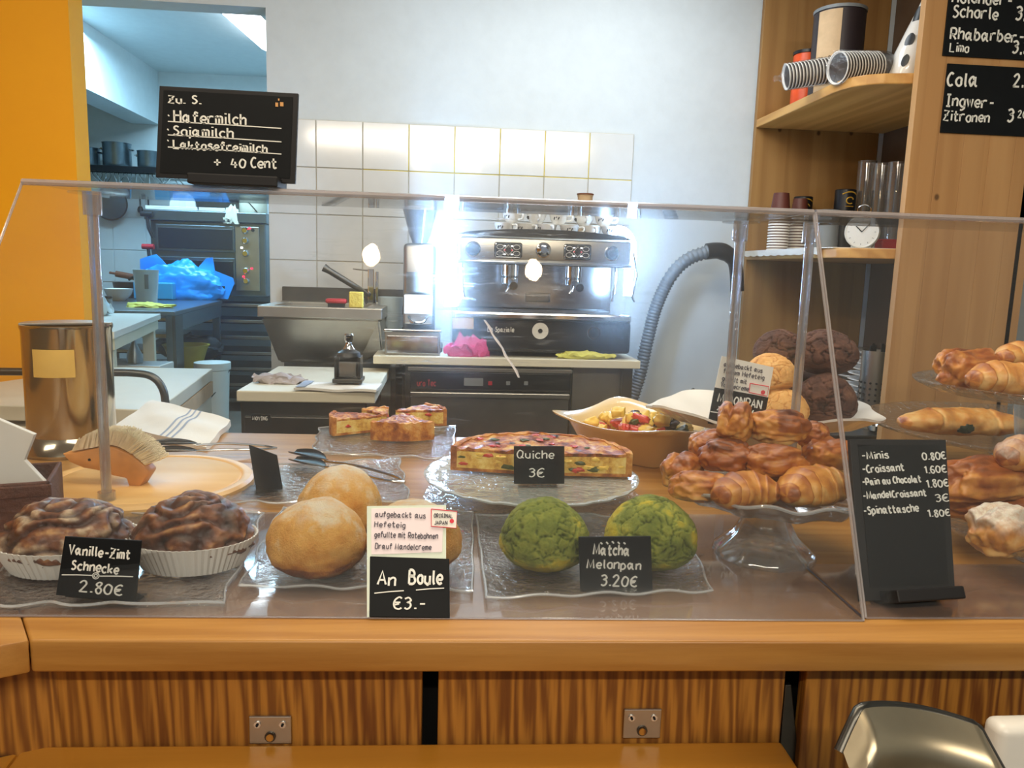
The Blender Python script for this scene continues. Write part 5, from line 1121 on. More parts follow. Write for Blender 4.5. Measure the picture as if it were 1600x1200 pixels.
# tall price list
Y6 = at(1420, 944, z=CZ + .004).y
t, lf, sc = plaque('price_list', 'tall black framed price list in the case, from Minis to Spinattasche', 'price list', Y6, ((1345, 940), (1493, 930), (1478, 687), (1328, 686)), .008, 'frame', 25)
obj('slate', prism(BM(), [lf(x_, y_) for x_, y_ in ((1359, 918), (1481, 912), (1468, 696), (1340, 695))], .0003, .0012, mtx=Matrix.Rotation(pi / 2, 4, 'X')), 'board', t)
lines(t, lf, sc, [('-Minis', 1346, 718, 11, 46), ('0.80\u20ac', 1441, 719, 11, 41), ('-Croissant', 1347, 739, 11, 70), ('1.60\u20ac', 1444, 740, 11, 39), ('-Pain au Chocolat', 1347, 758, 10, 97), ('1.80\u20ac', 1447, 762, 11, 39), ('-MandelCroissant', 1348, 780, 10, 104), ('3\u20ac', 1462, 784, 11, 24), ('-Spinattasche', 1349, 804, 11, 90), ('1.80\u20ac', 1449, 808, 10, 39)], y=-.0014, th=.95)
obj('stand', box(BM(), lf(1378, 945)[0], lf(1482, 945)[0], -.04, .05, CZ + .004 - t.location.z, CZ + .02 - t.location.z, .002), 'frame', t)

# ------------------------------------------------------------------ clear glass trays
def tray(lab, corners, seed, zt=.004, h=.006):
    P4 = [at(x, y, z=CZ + zt) for x, y in corners]; c = sum(P4, Vector()) / 4
    t = thing('glass_tray', lab, 'tray', c, 0, None)
    def f(u, v):
        p = (P4[0].lerp(P4[1], u)).lerp(P4[3].lerp(P4[2], u), v) - c
        e = min(u, 1 - u, v, 1 - v); w = .0035 * sin(u * 26 + seed) * sin(v * 17 + seed * 2)
        return Vector((p.x + w, p.y + w, (h * max(0, 1 - e / .10) ** 1.5) + .0015 + (.002 * sin(u * 22 + seed) if e < .03 else 0)))
    b = BM(); grid(b, 46, 34, f, thick=.004); obj('tray_body', b, 'glass', t, smooth=True, auto=60)
    b = BM(); ed = [(u / 30, 0) for u in range(30)] + [(1, u / 20) for u in range(20)] + [(1 - u / 30, 1) for u in range(30)] + [(0, 1 - u / 20) for u in range(21)]
    tube(b, [f(u, v) + Vector((0, 0, .001)) for u, v in ed], .0020, 6); obj('rim', b, 'tray_rim', t, smooth=True)
    return t
tray('wavy glass tray under the two cinnamon rolls', ((-40, 955), (345, 952), (412, 808), (70, 808)), 1)
tray('square glass tray under the sugared boule buns', ((378, 925), (738, 930), (738, 806), (440, 803)), 2)
tray('wavy glass tray under the green matcha buns', ((760, 943), (1112, 932), (1058, 812), (744, 812)), 3)
tray('clear glass tray behind the boule buns with the blank sign', ((345, 792), (640, 790), (622, 722), (395, 735)), 4)
tray('small clear tray under the cut quiche slices', ((488, 712), (705, 722), (712, 672), (500, 672)), 5)
# ------------------------------------------------------------------ bread and pastry
DOUGH = [(0, '#f3d9a0'), (.35, '#dca150'), (.62, '#b06a28'), (1, '#5a2c14')]
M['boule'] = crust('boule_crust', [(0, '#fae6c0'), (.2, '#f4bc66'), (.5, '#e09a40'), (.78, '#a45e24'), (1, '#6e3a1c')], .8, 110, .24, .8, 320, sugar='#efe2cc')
M['matcha'] = crust('matcha_crust', [(0, '#c8b432'), (.2, '#979c42'), (.45, '#747f34'), (.75, '#4c5620'), (1, '#23280e')], .9, 26, .14, .5, 260)
M['melon'] = crust('melon_crust', [(0, '#f2cf92'), (.4, '#e0aa62'), (.8, '#b87a38'), (1, '#8a5528')], .75, 20, .2, .3, 200)
M['choc'] = crust('choc_crust', [(0, '#a88a70'), (.22, '#6e4a38'), (.5, '#4a2c20'), (1, '#190d09')], .8, 24, .25, .5, 240)
M['croiss'] = crust('croissant_crust', [(0, '#eec37c'), (.3, '#d99746'), (.6, '#a85e24'), (1, '#54260f')], .42, 40, .28, .25, 120, coat=.25, sugar='#f3ead8')
M['snail'] = crust('cinnamon_crust', [(0, '#b98a54'), (.2, '#824c26'), (.48, '#4e2712'), (1, '#190b06')], .45, 60, .35, .4, 150, coat=.25, sugar='#d9c2a0')
M['quiche_top'] = crust('quiche_top', [(0, '#f2cf7c'), (.3, '#dd9a44'), (.5, '#bd6a30'), (.72, '#8a3f20'), (1, '#4c2212')], .5, 75, .95, .8, 200, coat=.15)
M['quiche_fill'] = crust('quiche_filling', [(0, '#fae7a4'), (.35, '#f2d47c'), (.65, '#e0b050'), (1, '#9a6428')], .5, 90, .7, .4, 140)
M['pastry_case'] = crust('quiche_case', [(0, '#ecc078'), (.35, '#d69240'), (.6, '#aa6026'), (1, '#5c2c12')], .6, 45, .8, .6, 180)
M['sugar'] = pbr('powder_sugar', '#f2ead8', .9, bump=.4, bs=200)

def blob(name, mat, fn, sub=5, parent=None, **k):
    b = ico(BM(), sub); tone, sug = [], []
    for v in b.verts:
        p, t_, s_ = fn(v.co.normalized()); v.co = p; tone.append(t_); sug.append(s_)
    return obj(name, b, mat, parent, smooth=True, auto=180, attrs={'tone': tone, 'sugar': sug}, **k)
def bun(lab, c, r, seed, hz_=1.0, name='sugared_bun'):
    def fn(n):
        f = 1 + .05 * turb(n, 1.6, 3, seed) + .018 * turb(n, 7, 3, seed) + .006 * turb(n, 28, 2, seed); z = n.z
        p = Vector((n.x * r * f, n.y * r * f, 0)); zz_ = (z * .96 if z > 0 else z * .62) * r * f * hz_
        bulge = 1 + .04 * max(0, -z); p *= bulge; p.z = zz_ + r * .60 * hz_
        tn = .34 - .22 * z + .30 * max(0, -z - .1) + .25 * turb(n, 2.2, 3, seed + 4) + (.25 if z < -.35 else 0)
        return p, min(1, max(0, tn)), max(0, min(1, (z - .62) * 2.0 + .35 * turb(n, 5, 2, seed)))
    o = blob(name, 'boule', fn, 5, loc=c); o.location = c; return tag(o, lab, 'bun', 'sugared boule buns')
def g3(px, py, zt): return at(px, py, z=CZ + zt)
def mpx(p): return depth(p) / FPX
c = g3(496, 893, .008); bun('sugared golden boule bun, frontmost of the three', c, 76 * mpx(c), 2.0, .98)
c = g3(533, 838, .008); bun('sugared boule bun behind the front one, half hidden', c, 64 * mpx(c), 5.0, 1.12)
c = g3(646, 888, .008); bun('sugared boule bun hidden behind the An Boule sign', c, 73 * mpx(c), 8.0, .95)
def crack(p, s, seed):
    d_ = noise.voronoi(Vector((p.x * s + seed, p.y * s, p.z * s)))[0]; return d_[1] - d_[0]
def melonpan(lab, name, mat, c, r, seed, hz_=.95, cd_=.07, grp=None, s=2.1, yellow=0, rot=(0, 0, 0)):
    def fn(n):
        w = n + Vector((nz3(n, 2.2, seed), nz3(n, 2.2, seed + 9), nz3(n, 2.2, seed + 17))) * .42 + Vector((nz3(n, 9, seed), nz3(n, 9, seed + 9), nz3(n, 9, seed + 17))) * .05
        e = crack(w, s, seed); cr = math.exp(-(e / .045) ** 2) if n.z > -.35 else 0
        fine = math.exp(-(crack(w, s * 2.6, seed + 3) / .06) ** 2) * .5 if n.z > -.35 else 0
        f = 1 + .035 * turb(n, 1.7, 3, seed) - cd_ * cr - .018 * fine + .014 * turb(n, 12, 3, seed)
        zc = (n.z * hz_ if n.z > 0 else n.z * .58) * r * f
        tn = .38 + .42 * cr + .25 * fine + .2 * turb(n, 2.5, 3, seed + 2) - yellow * max(0, turb(n, 1.5, 2, seed + 30)) * .7
        return Vector((n.x * r * f, n.y * r * f, zc + r * .56)), min(1, max(0, tn)), 0
    o = blob(name, mat, fn, 6, loc=c, rot=rot); return tag(o, lab, 'bun', grp)
c = g3(849, 884, .008); melonpan('green cracked matcha melon bun, left of the Matcha sign', 'matcha_bun', 'matcha', c, 70 * mpx(c), 3.3, .98, .05, 'matcha melon buns', yellow=1)
c = g3(1014, 882, .008); melonpan('green cracked matcha melon bun, behind the Matcha sign', 'matcha_bun', 'matcha', c, 71 * mpx(c), 11.7, .98, .05, 'matcha melon buns', yellow=1)

def snail(lab, c, rx, ry, h, seed, glaze, case_):
    t = thing('cinnamon_roll', lab, 'pastry', c, 0, 'cinnamon rolls')
    def fn(n):
        a_ = atan2(n.y, n.x); rr = sqrt(n.x ** 2 + n.y ** 2)
        sw = sin(24 * rr * (1 + .2 * nz3(n, 2, seed)) + a_ * 1.0 + 6.5 * noise.noise(n * 1.9 + Vector((seed, 0, 0))) + 2.5 * n.x)
        rg = (.5 + .5 * sw)
        e = rg ** .6; f = 1 + .09 * turb(n, 1.8, 4, seed) + .085 * (e - .6) + .02 * turb(n, 9, 3, seed) * (1 if n.z > -.3 else .3)
        tp = 1 + .46 * min(0, n.z + .08)
        p = Vector((n.x * rx * f * tp, n.y * ry * f * tp, ((n.z if n.z > 0 else n.z * .5) * f + .45) * h))
        tn = .75 - .5 * e + .3 * turb(n, 5, 3, seed)
        return p, min(1, max(0, tn)), glaze * max(0, min(1, 2.5 * turb(n, 3.5, 3, seed + 3) * (1 if n.z > .1 else 0) * e))
    o = blob('roll', 'snail', fn, 6, parent=t); o.data.set_sharp_from_angle(angle=R_(60))
    if case_:
        b = BM(); n_ = 120; z0, z1 = .0005, h * .62
        lathe(b, [(1, z0), (1.02, z1), (1.0, z1), (.98, z0 + .001), (0, z0 + .001)], n_, wav=lambda r_, z_, a_: (r_ * (rx * .86 + .22 * rx * (z_ / z1)) * (1 + .013 * (1 if int(round(a_ / (2 * pi) * n_)) % 2 else -1)) if r_ > 0 else 0, z_), sy=ry / rx)
        cc = obj('paper_case', b, 'paper', t)
    return t
c = g3(108, 880, .008); k = mpx(c); snail('glazed cinnamon roll at the far left, behind the Vanille-Zimt sign', c, 96 * k, 78 * k, 72 * k, 4.2, 1.0, True)
c = g3(303, 878, .008); k = mpx(c); snail('dark cinnamon roll in a white fluted paper case', c, 88 * k, 70 * k, 74 * k, 9.1, .15, True)

# quiche
def sector(t, R, a0, a1, h, topmat='quiche_top', seed=1, straight_crust=False):
    """filling + browned top + crust rim, tip at the origin"""
    def ring(r0, r1, z0, z1, mat, name, na=36, nr=10, bump_=.004):
        b = bmesh.new(); tone = []
        V = {}
        for lev, z in ((0, z0), (1, z1)):
            for i in range(na + 1):
                a_ = a0 + (a1 - a0) * i / na
                for j in range(nr + 1):
                    r_ = r0 + (r1 - r0) * j / nr; q_ = Vector((r_ * cos(a_), r_ * sin(a_), z))
                    d_ = turb(q_ * 60, 1, 3, seed) * bump_
                    V[lev, i, j] = b.verts.new(q_ + Vector((0, 0, d_ if lev else 0))); tone.append(max(0, min(1, (.45 + .5 * turb(q_ * 28, 1, 4, seed + 2)))))
        for i in range(na):
            for j in range(nr):
                if r0 < 1e-6 and j == 0:
                    b.faces.new((V[1, i, 0], V[1, i, 1], V[1, i + 1, 1])) if True else 0
                    b.faces.new((V[0, i, 0], V[0, i + 1, 1], V[0, i, 1])); continue
                b.faces.new((V[1, i, j], V[1, i, j + 1], V[1, i + 1, j + 1], V[1, i + 1, j])); b.faces.new((V[0, i, j], V[0, i + 1, j], V[0, i + 1, j + 1], V[0, i, j + 1]))
            b.faces.new((V[0, i, nr], V[0, i + 1, nr], V[1, i + 1, nr], V[1, i, nr]))
            if r0 > 1e-6: b.faces.new((V[0, i, 0], V[1, i, 0], V[1, i + 1, 0], V[0, i + 1, 0]))
        for j in range(nr):
            b.faces.new((V[0, 0, j], V[0, 0, j + 1], V[1, 0, j + 1], V[1, 0, j])); b.faces.new((V[0, na, j], V[1, na, j], V[1, na, j + 1], V[0, na, j + 1]))
        bmesh.ops.recalc_face_normals(b, faces=b.faces)
        return obj(name, b, mat, t, smooth=True, auto=50, attrs={'tone': tone, 'sugar': [0] * len(tone)})
    ring(0, R * .93, .006, h * .86, 'quiche_fill', 'filling')
    ring(0, R * .935, h * .86, h, topmat, 'browned_top', nr=22, na=54, bump_=.0045)
    ring(0, R * .93, 0, .006, 'pastry_case', 'crust_base', bump_=0)
    ring(R * .93, R, 0, h * 1.06, 'pastry_case', 'crust_rim', nr=3, na=54, bump_=.004)
    fl = obj_k = None
    rnd = random.Random(seed)
    for i in range(int(6 * abs(a1 - a0))):   # vegetables showing in the cut faces
        a_ = rnd.choice((a0, a1)); r_ = rnd.uniform(.15, .88) * R; z = rnd.uniform(.25, .8) * h; s_ = rnd.uniform(.003, .007)
        b = ico(BM(), 2)
        for v in b.verts: v.co = Vector((v.co.x * s_ * 1.9, v.co.y * s_ * .5, v.co.z * s_ * .7)) * (1 + .7 * turb(v.co, 1.7, 2, i * 3.3))
        obj('vegetable', b, rnd.choice((VEG_R, VEG_G, VEG_Y)), t, (r_ * cos(a_), r_ * sin(a_), z), (0, 0, a_), smooth=True)
VEG_R = pbr('red_pepper', '#c2362a', .3, var=.2, coat=.4); VEG_G = pbr('zucchini', '#3c4a20', .4, var=.3); VEG_Y = pbr('potato', '#e6c25a', .4, var=.15, coat=.2); VEG_D = pbr('aubergine', '#241a26', .3, coat=.4)
# plate stand and quiche
pc = at(830, 741, z=CZ + .05); R0_ = 166 * mpx(pc)
t = thing('quiche_stand', 'large round glass plate on a low foot carrying the half quiche', 'cake stand', (pc.x, pc.y, CZ))
obj('plate', lathe(BM(), [(0, .044), (R0_ * .9, .044), (R0_, .049), (R0_ + .001, .052), (R0_ - .004, .053), (R0_ * .88, .048), (0, .048)], 72, wav=lambda r, z, a: (r, z + (.0012 * sin(a * 48) if r > R0_ * .97 else 0))), 'quiche_plate', t, smooth=True)
obj('foot', lathe(BM(), [(.02, .044), (.022, .02), (.05, .004), (.05, .0035), (0, .0035)], 32), 'stand', t, smooth=True)
t = thing('ribbed_plate', 'flat reeded glass plate on the counter below the quiche plate', 'plate', (pc.x + .004, pc.y - .01, CZ)); rr = R0_ * 1.02
b = BM(); lathe(b, [(.05, .0035), (rr * .6, .0042), (rr, .010), (rr, .012), (rr * .6, .0062), (.05, .0055)], 144, wav=lambda r, z, a: (r, z + .0009 * (1 if int(round(a / (2 * pi) * 144)) % 2 else -1))); obj('plate_body', b, 'glass', t)
obj('centre', lathe(BM(), [(0, .0005), (.05, .0005), (.05, .0035), (0, .0035)], 32), 'glass', t)
qc = at(842, 712, z=CZ + .054 + .02); R1 = 137 * mpx(qc)
t = thing('half_quiche', 'large cut piece of vegetable quiche on the frosted glass plate', 'quiche', (qc.x - .004, pc.y - .02, CZ + .0535), R_(-7)); sector(t, R1, R_(4), R_(176), .043, seed=3)
for i in range(20):
    a_ = random.uniform(.2, 2.9); r_ = random.uniform(.1, .9) * R1; b = ico(BM(), 2); s_ = random.uniform(.004, .010)
    for v in b.verts: v.co = Vector((v.co.x * s_ * (1 + .8 * turb(v.co, 1.6, 2, i * 2.7)), v.co.y * s_ * (1 + .8 * turb(v.co, 1.4, 2, i)), v.co.z * .0022))
    obj('topping', b, random.choice((VEG_R, VEG_G, VEG_D, VEG_R)), t, (r_ * cos(a_), r_ * sin(a_), .0445), smooth=True)
for (px, py, rz, aw, R_m, lab) in ((598, 688, -86, 62, .150, 'quiche slice in front with its ridged crust facing the room'), (596, 676, 188, 46, .130, 'quiche slice pointing right, leftmost of the four'),
                             (604, 676, 112, 42, .105, 'quiche slice at the back of the small tray'), (618, 668, 30, 50, .135, 'quiche slice at the right end of the small tray')):
    q = g3(px, py, .004)
    if rz == -86: q = g3(628, 672, .004)
    t = thing('quiche_slice', lab, 'quiche', (q.x, q.y, CZ + .008), 0, 'cut quiche slices'); sector(t, R_m, R_(rz - aw / 2), R_(rz + aw / 2), .042, seed=abs(rz) % 17)

# croissants and other baked pieces
def croissant(name, lab, c, L_, w_, h_, bend, seed, rz=0, segs=3.4, tone0=.35, sugar=0, grp=None, tip=.25, cat='pastry', rot=None):
    nu, nv = 90, 28; b = BM(); tone, sug = [], []
    f_pts = {}
    def f(u, v):
        s = u * 2 - 1; a_ = s * bend; x = (sin(a_) / bend if bend > .01 else s) * L_ / 2; y = ((cos(a_) - 1) / bend if bend > .01 else 0) * L_ / 2
        env = tip + (1 - tip) * max(0, 1 - abs(s) ** 2.2) ** .75
        if abs(s) > .96: env *= max(.05, (1 - abs(s)) / .04)
        th_w = .35 * math.sin(v * 2 * pi) + .25 * nz3((s * 2, v * 3, seed), 1); ph = max(0, abs(s + .10 * th_w * (1 if s > 0 else -1))) * segs; fr = min(1, (ph - int(ph)) * 1.0); rz_ = max(0, 1 - fr / .75) if ph > .9 else .4; step = 1 + (.10 * rz_) * (1 if abs(s) < .93 else 0)
        th = v * 2 * pi; q_ = Vector((x * 20, cos(th), sin(th)))
        n_ = 1 + .15 * turb(q_, 1.1, 4, seed)
        tx, ty = cos(a_), -sin(a_)
        ox = cos(th) * w_ / 2 * env * step * n_; oz = sin(th) * h_ / 2 * env * step * n_
        z = max(-.0 + .0, h_ * .42 + oz * (1 if oz > 0 else .8)) ; tone.append(max(0, min(1, tone0 + .22 * rz_ - .10 * fr + .28 * turb(q_, 1.5, 3, seed + 5) + (.2 if env < .45 else 0) + .10 * sin(th)))); sug.append(sugar * max(0, min(1, sin(th) * 1.3)) * (.7 + .6 * nz3(q_, 2)))
        return Vector((x - ty * ox * 1.0, y + tx * ox, z))
    V = [[b.verts.new(f(i / (nu - 1), j / nv)) for j in range(nv)] for i in range(nu)]
    for i in range(nu - 1):
        for j in range(nv): b.faces.new((V[i][j], V[i + 1][j], V[i + 1][(j + 1) % nv], V[i][(j + 1) % nv]))
    b.faces.new(V[0]); b.faces.new(V[-1][::-1]); bmesh.ops.recalc_face_normals(b, faces=b.faces)
    o = obj(name, b, 'croiss', smooth=True, auto=180, loc=c, rot=rot or (0, 0, rz), attrs={'tone': tone, 'sugar': sug})
    return tag(o, lab, cat, grp)
def pain(name, lab, c, L_, w_, h_, seed, rz=0, tone0=.4, grp=None, sugar=0, dark=0, rot=None, leaf=0):
    """rolled rectangle of puff pastry: a spiral end, layered sides"""
    def fn(n):
        e = .75; sx = math.copysign(abs(n.x) ** e, n.x); sy = math.copysign(abs(n.y) ** .85, n.y); sz = math.copysign(abs(n.z) ** .85, n.z)
        lay = sin(n.z * 9 + 1.2 * n.x + 5 * turb(n, .9, 2, seed)) * .6; f = 1 + .22 * turb(n, 1.6, 4, seed) + .02 * lay * (1 - abs(n.z) ** 2)
        groove = .13 * math.exp(-((n.y - .18 + .12 * nz3(n, 2, seed)) / .10) ** 2) * (1 if n.z > 0 else 0)
        z = (sz * .5 * f - groove + .46) * h_
        tn = tone0 + .35 * n.z * .6 + .3 * turb(n, 2.2, 4, seed + 3) - .07 * lay + dark * (1 if n.x > -.1 and n.z > -.1 else 0)
        return Vector((sx * L_ / 2 * f, sy * w_ / 2 * f, max(0, z))), max(0, min(1, tn)), sugar * max(0, min(1, n.z * 1.6 + .4 * turb(n, 3, 2)))
    o = blob(name, 'croiss', fn, 5, loc=c, rot=rot or (0, 0, rz)); return tag(o, lab, 'pastry', grp)

# cake stand with mini pastries
sc0 = at(1192, 866, z=CZ); ks = mpx(sc0); PH = at(1188, 770, y=sc0.y).z - CZ
k2 = mpx(Vector((sc0.x, sc0.y, CZ + PH))); RP = 152 * k2
t = thing('cake_stand', 'pressed glass cake stand with a wavy rim, heaped with small pastries', 'cake stand', (sc0.x, sc0.y, CZ)); CSt = t
wv = lambda r, z, a: (r * (1 + .012 * sin(a * 12) if r > RP * .8 else 1), z + (.004 * sin(a * 12) if r > RP * .8 else 0))
obj('plate', lathe(BM(), [(0, PH - .006), (RP * .80, PH - .006), (RP * .92, PH), (RP, PH + .016), (RP + .002, PH + .020), (RP - .003, PH + .019), (RP * .9, PH + .005), (RP * .8, PH), (0, PH)], 96, wav=wv), 'stand', t, smooth=True)
b = BM(); tube(b, [(RP * (1 + .012 * sin(a * 12)) * cos(a), RP * (1 + .012 * sin(a * 12)) * sin(a), PH + .018 + .004 * sin(a * 12)) for a in [i * 2 * pi / 144 for i in range(145)]], .0028, 8); obj('rim', b, 'tray_rim', t, smooth=True)
rb = 77 * ks
obj('foot', lathe(BM(), [(0, .012), (rb * .5, .012), (rb * .97, 0), (rb, .003), (rb * .96, .012), (rb * .62, .035), (rb * .42, .065), (rb * .38, .09), (rb * .5, PH - .008), (0, PH - .007)], 64, wav=lambda r, z, a: (r * (1 + .02 * sin(a * 10) if r > .02 else 1), z)), 'stand', t, smooth=True)
g = 'small pastries heaped on the cake stand'; PZ = PH + .002
def onst(px, py, dz, dy=0): return at(px, py, y=sc0.y + dy), dz
def SP(px, dy, dz): q = at(px, 760, y=sc0.y + dy); return Vector((q.x, sc0.y + dy, CZ + PZ + dz))
m = k2
croissant('croissant', 'golden mini croissant at the front centre of the cake stand', SP(1163, -.085, 0), 108 * m, 58 * m, 56 * m, .75, 3, R_(8), grp=g)
croissant('almond_croissant', 'large pale croissant at the front right of the cake stand', SP(1268, -.07, 0), 140 * m, 66 * m, 62 * m, .5, 6, R_(22), tone0=.26, grp=g)
pain('mini_pastry', 'pinkish rolled pastry at the front left of the cake stand', SP(1094, -.05, 0), 84 * m, 56 * m, 48 * m, 11, R_(-12), .38, g)
pain('mini_pastry', 'small pastry at the far left rim of the cake stand', SP(1066, .01, .004), 66 * m, 60 * m, 56 * m, 14, R_(40), .45, g)
pain('chocolate_pastry', 'dark pastry with chocolate drops left of the middle', SP(1132, -.01, .036), 76 * m, 62 * m, 50 * m, 17, R_(-20), .62, g)
pain('mini_pastry', 'split brown pastry roll in the middle of the heap', SP(1206, -.035, .034), 96 * m, 56 * m, 50 * m, 21, R_(-4), .50, g)
pain('mini_pastry', 'rough golden pastry at the right side of the heap', SP(1290, .015, .030), 84 * m, 60 * m, 54 * m, 25, R_(15), .45, g)
pain('mini_pastry', 'brown pastry at the back left under the top piece', SP(1108, .05, .034), 70 * m, 60 * m, 52 * m, 29, R_(10), .45, g)
pain('mini_pastry', 'hidden pastry in the middle layer behind the split roll', SP(1195, .06, .0), 120 * m, 90 * m, 60 * m, 31, R_(10), .5, g)
pain('mini_pastry', 'top left pastry of the heap with a dark tip', SP(1142, .02, .078), 60 * m, 54 * m, 62 * m, 33, R_(60), .38, g)
pain('glazed_pastry', 'top pastry roll with a red-brown glazed side', SP(1208, .02, .074), 92 * m, 60 * m, 54 * m, 37, R_(-8), .25, g, dark=.42)
pain('mini_pastry', 'small dark tipped pastry at the upper right of the heap', SP(1262, .05, .058), 50 * m, 50 * m, 46 * m, 41, R_(-30), .55, g)
cp_ = SP(1132, -.01, .036)
for i, (dx, dz) in enumerate(((-22, 22), (-8, 30), (8, 26), (20, 8), (-26, 6), (-2, 14))):
    pass
# scalloped platter with melon buns
pq = at(1192, 652, z=CZ + .13); kq = mpx(pq)
t = thing('scalloped_platter', 'white scalloped china platter on a foot carrying the melon buns', 'platter', (pq.x, pq.y, CZ))
Rq = 176 * kq
sw = lambda r, z, a: (r * (1 + (.045 * abs(sin(a * 4)) + .012 * sin(a * 16)) * (r / Rq) ** 2), z + .010 * sin(a * 4) * (r / Rq) ** 4)
obj('platter_body', lathe(BM(), [(0, .110), (Rq * .55, .110), (Rq * .78, .121), (Rq * .95, .143), (Rq, .147), (Rq, .152), (Rq * .94, .148), (Rq * .75, .127), (Rq * .55, .116), (0, .116)], 128, sy=.72, wav=sw), 'china', t, smooth=True)
obj('foot', lathe(BM(), [(.10, 0), (.105, .004), (.05, .02), (.045, .09), (.08, .1105), (0, .1105)], 48), 'china', t, smooth=True)
def SQ(px, dy, dz): q = at(px, 650, y=pq.y + dy); return Vector((q.x, pq.y + dy, CZ + .118 + dz))
r_ = 45 * kq; gm = 'melon buns on the white platter'
melonpan('dark chocolate melon bun at the right front of the platter', 'chocolate_melon_bun', 'choc', SQ(1288, -.02, .008), 46 * kq, 5.5, 1.1, .10, gm, s=1.7)
melonpan('golden melon bun low at the middle of the platter', 'melon_bun', 'melon', SQ(1222, -.05, .004), 38 * kq, 8.5, .95, .03, gm, s=1.7)
melonpan('golden melon bun behind the Melonpan sign on the platter', 'melon_bun', 'melon', SQ(1180, .04, .004), 42 * kq, 28.5, .95, .03, gm, s=1.7)
melonpan('dark chocolate melon bun hidden at the back of the platter', 'chocolate_melon_bun', 'choc', SQ(1262, .10, .004), 46 * kq, 15.5, 1, .10, gm, s=1.7)
melonpan('golden melon bun resting on top of the pile', 'melon_bun', 'melon', SQ(1198, -.01, .070), 39 * kq, 18.5, .95, .03, gm, s=1.7)
melonpan('dark chocolate melon bun on top at the right', 'chocolate_melon_bun', 'choc', SQ(1280, .03, .104), 50 * kq, 25.5, .86, .10, gm, s=1.7)
melonpan('dark chocolate melon bun on top at the left', 'chocolate_melon_bun', 'choc', SQ(1212, .08, .106), 44 * kq, 35.5, .92, .10, gm, s=1.7)
Y7 = pq.y - .12
t, lf, sc = plaque('price_sign', 'tilted sign with a paper note and the word Melonpan in front of the white platter', 'price sign', Y7, ((1106, 662), (1190, 676), (1201, 621), (1117, 605)), .003, 'board', 8)
lines(t, lf, sc, [('MELONPAN', 1121, 627, 12, 66), ('\u30e1\u30ed\u30f3\u30d1\u30f3', 1120, 642, 11, 60), ('2.80', 1127, 663, 12, 40)], [(1110, 643, 1184, 655, .8)])
nt = obj('paper_note', prism(BM(), [lf(x_, y_) for x_, y_ in ((1117, 606), (1200, 622), (1209, 574), (1128, 556))], -.0022, -.0004, mtx=Matrix.Rotation(pi / 2, 4, 'X')), 'paper', t)
lines(nt, lf, sc, [('aufgebackt aus', 1131, 572, 7, 62), ('feinem Hefeteig', 1130, 583, 7, 66), ('gefullt mit', 1128, 594, 7, 40), ('Vanillecreme', 1126, 604, 7, 45)], y=-.0001, mat=ink, th=.5)
b = BM(); qq = [lf(x_, y_) for x_, y_ in ((1172, 599), (1201, 604), (1198, 619), (1170, 613))]; tube(b, [(x_, -.001, z_) for x_, z_ in qq + [qq[0]]], .7 * sc, 5); x, z = lf(1192, 613); cyl(b, (0, 0, 0), 3.2 * sc, .001, 14, mtx=Matrix.Translation((x, 0, z)) @ Matrix.Rotation(pi / 2, 4, 'X')); obj('sticker_print', b, redp, nt)

# square bowl of vegetables
bf = at(1040, 692, z=CZ + .085); bq = Vector((bf.x + .01, bf.y + .235, CZ)); kb = mpx(bq)
t = thing('square_bowl', 'mustard yellow square bowl of roasted vegetables', 'bowl', bq, R_(-43)); s_ = .172
def sqr(r, n_=7): return lambda a: 1 / (abs(cos(a)) ** n_ + abs(sin(a)) ** n_) ** (1 / n_) * r
def wsq(r, z, a): f_ = 1 / (abs(cos(a)) ** 7 + abs(sin(a)) ** 7) ** (1 / 7); return (r * f_, z + (.012 * (f_ - 1) / .2 if z > .06 else 0))
obj('bowl_body', lathe(BM(), [(0, .0), (s_ * .52, 0), (s_ * .56, .004), (s_ * .80, .070), (s_ * .96, .085), (s_ * .97, .089), (s_ * .94, .089), (s_ * .77, .074), (s_ * .53, .012), (0, .012)], 96, wav=wsq, sx=1.0, sy=1.0), 'mustard', t, smooth=True)
protos = {}
rnd = random.Random(5)
kinds = (('potato_chunk', VEG_Y, 'yellow roasted potato chunk in the mustard bowl', (.022, .017, .014)), ('red_pepper_piece', VEG_R, 'glossy red pepper piece in the mustard bowl', (.024, .012, .009)), ('zucchini_slice', VEG_G, 'dark green zucchini slice in the mustard bowl', (.021, .017, .008)), ('aubergine_piece', VEG_D, 'black-skinned aubergine piece in the mustard bowl', (.020, .014, .011)))
for i in range(58):
    nm, m_, lab, sz = kinds[(0, 1, 0, 2, 1, 0, 3)[i % 7]]
    lay = 0 if i < 26 else 1 if i < 48 else 2; rr = (.60, .62, .40)[lay] * s_
    x_, y_ = rnd.uniform(-rr, rr), rnd.uniform(-rr, rr) * .9; ca, sa = cos(R_(-43)), sin(R_(-43))
    L3 = (bq.x + x_ * ca - y_ * sa, bq.y + x_ * sa + y_ * ca, CZ + (.050, .074, .096)[lay] + rnd.uniform(0, .006)); rt = (rnd.uniform(-.5, .5), rnd.uniform(-.5, .5), rnd.uniform(0, 6))
    if nm not in protos:
        b = ico(BM(), 3)
        for v in b.verts:
            e_ = Vector([math.copysign(abs(q__) ** .55, q__) for q__ in v.co]); v.co = Vector((e_.x * sz[0], e_.y * sz[1], e_.z * sz[2])) * (.85 + .3 * turb(v.co, 1.6, 3, i))
        o = obj(nm, b, m_, smooth=True, loc=L3, rot=rt, auto=180); protos[nm] = tag(o, lab, 'vegetable', 'roasted vegetables in the square bowl')
    else:
        o = protos[nm].copy(); COL.objects.link(o); o.location = L3; o.rotation_euler = rt; o.scale = (rnd.uniform(.8, 1.15),) * 3
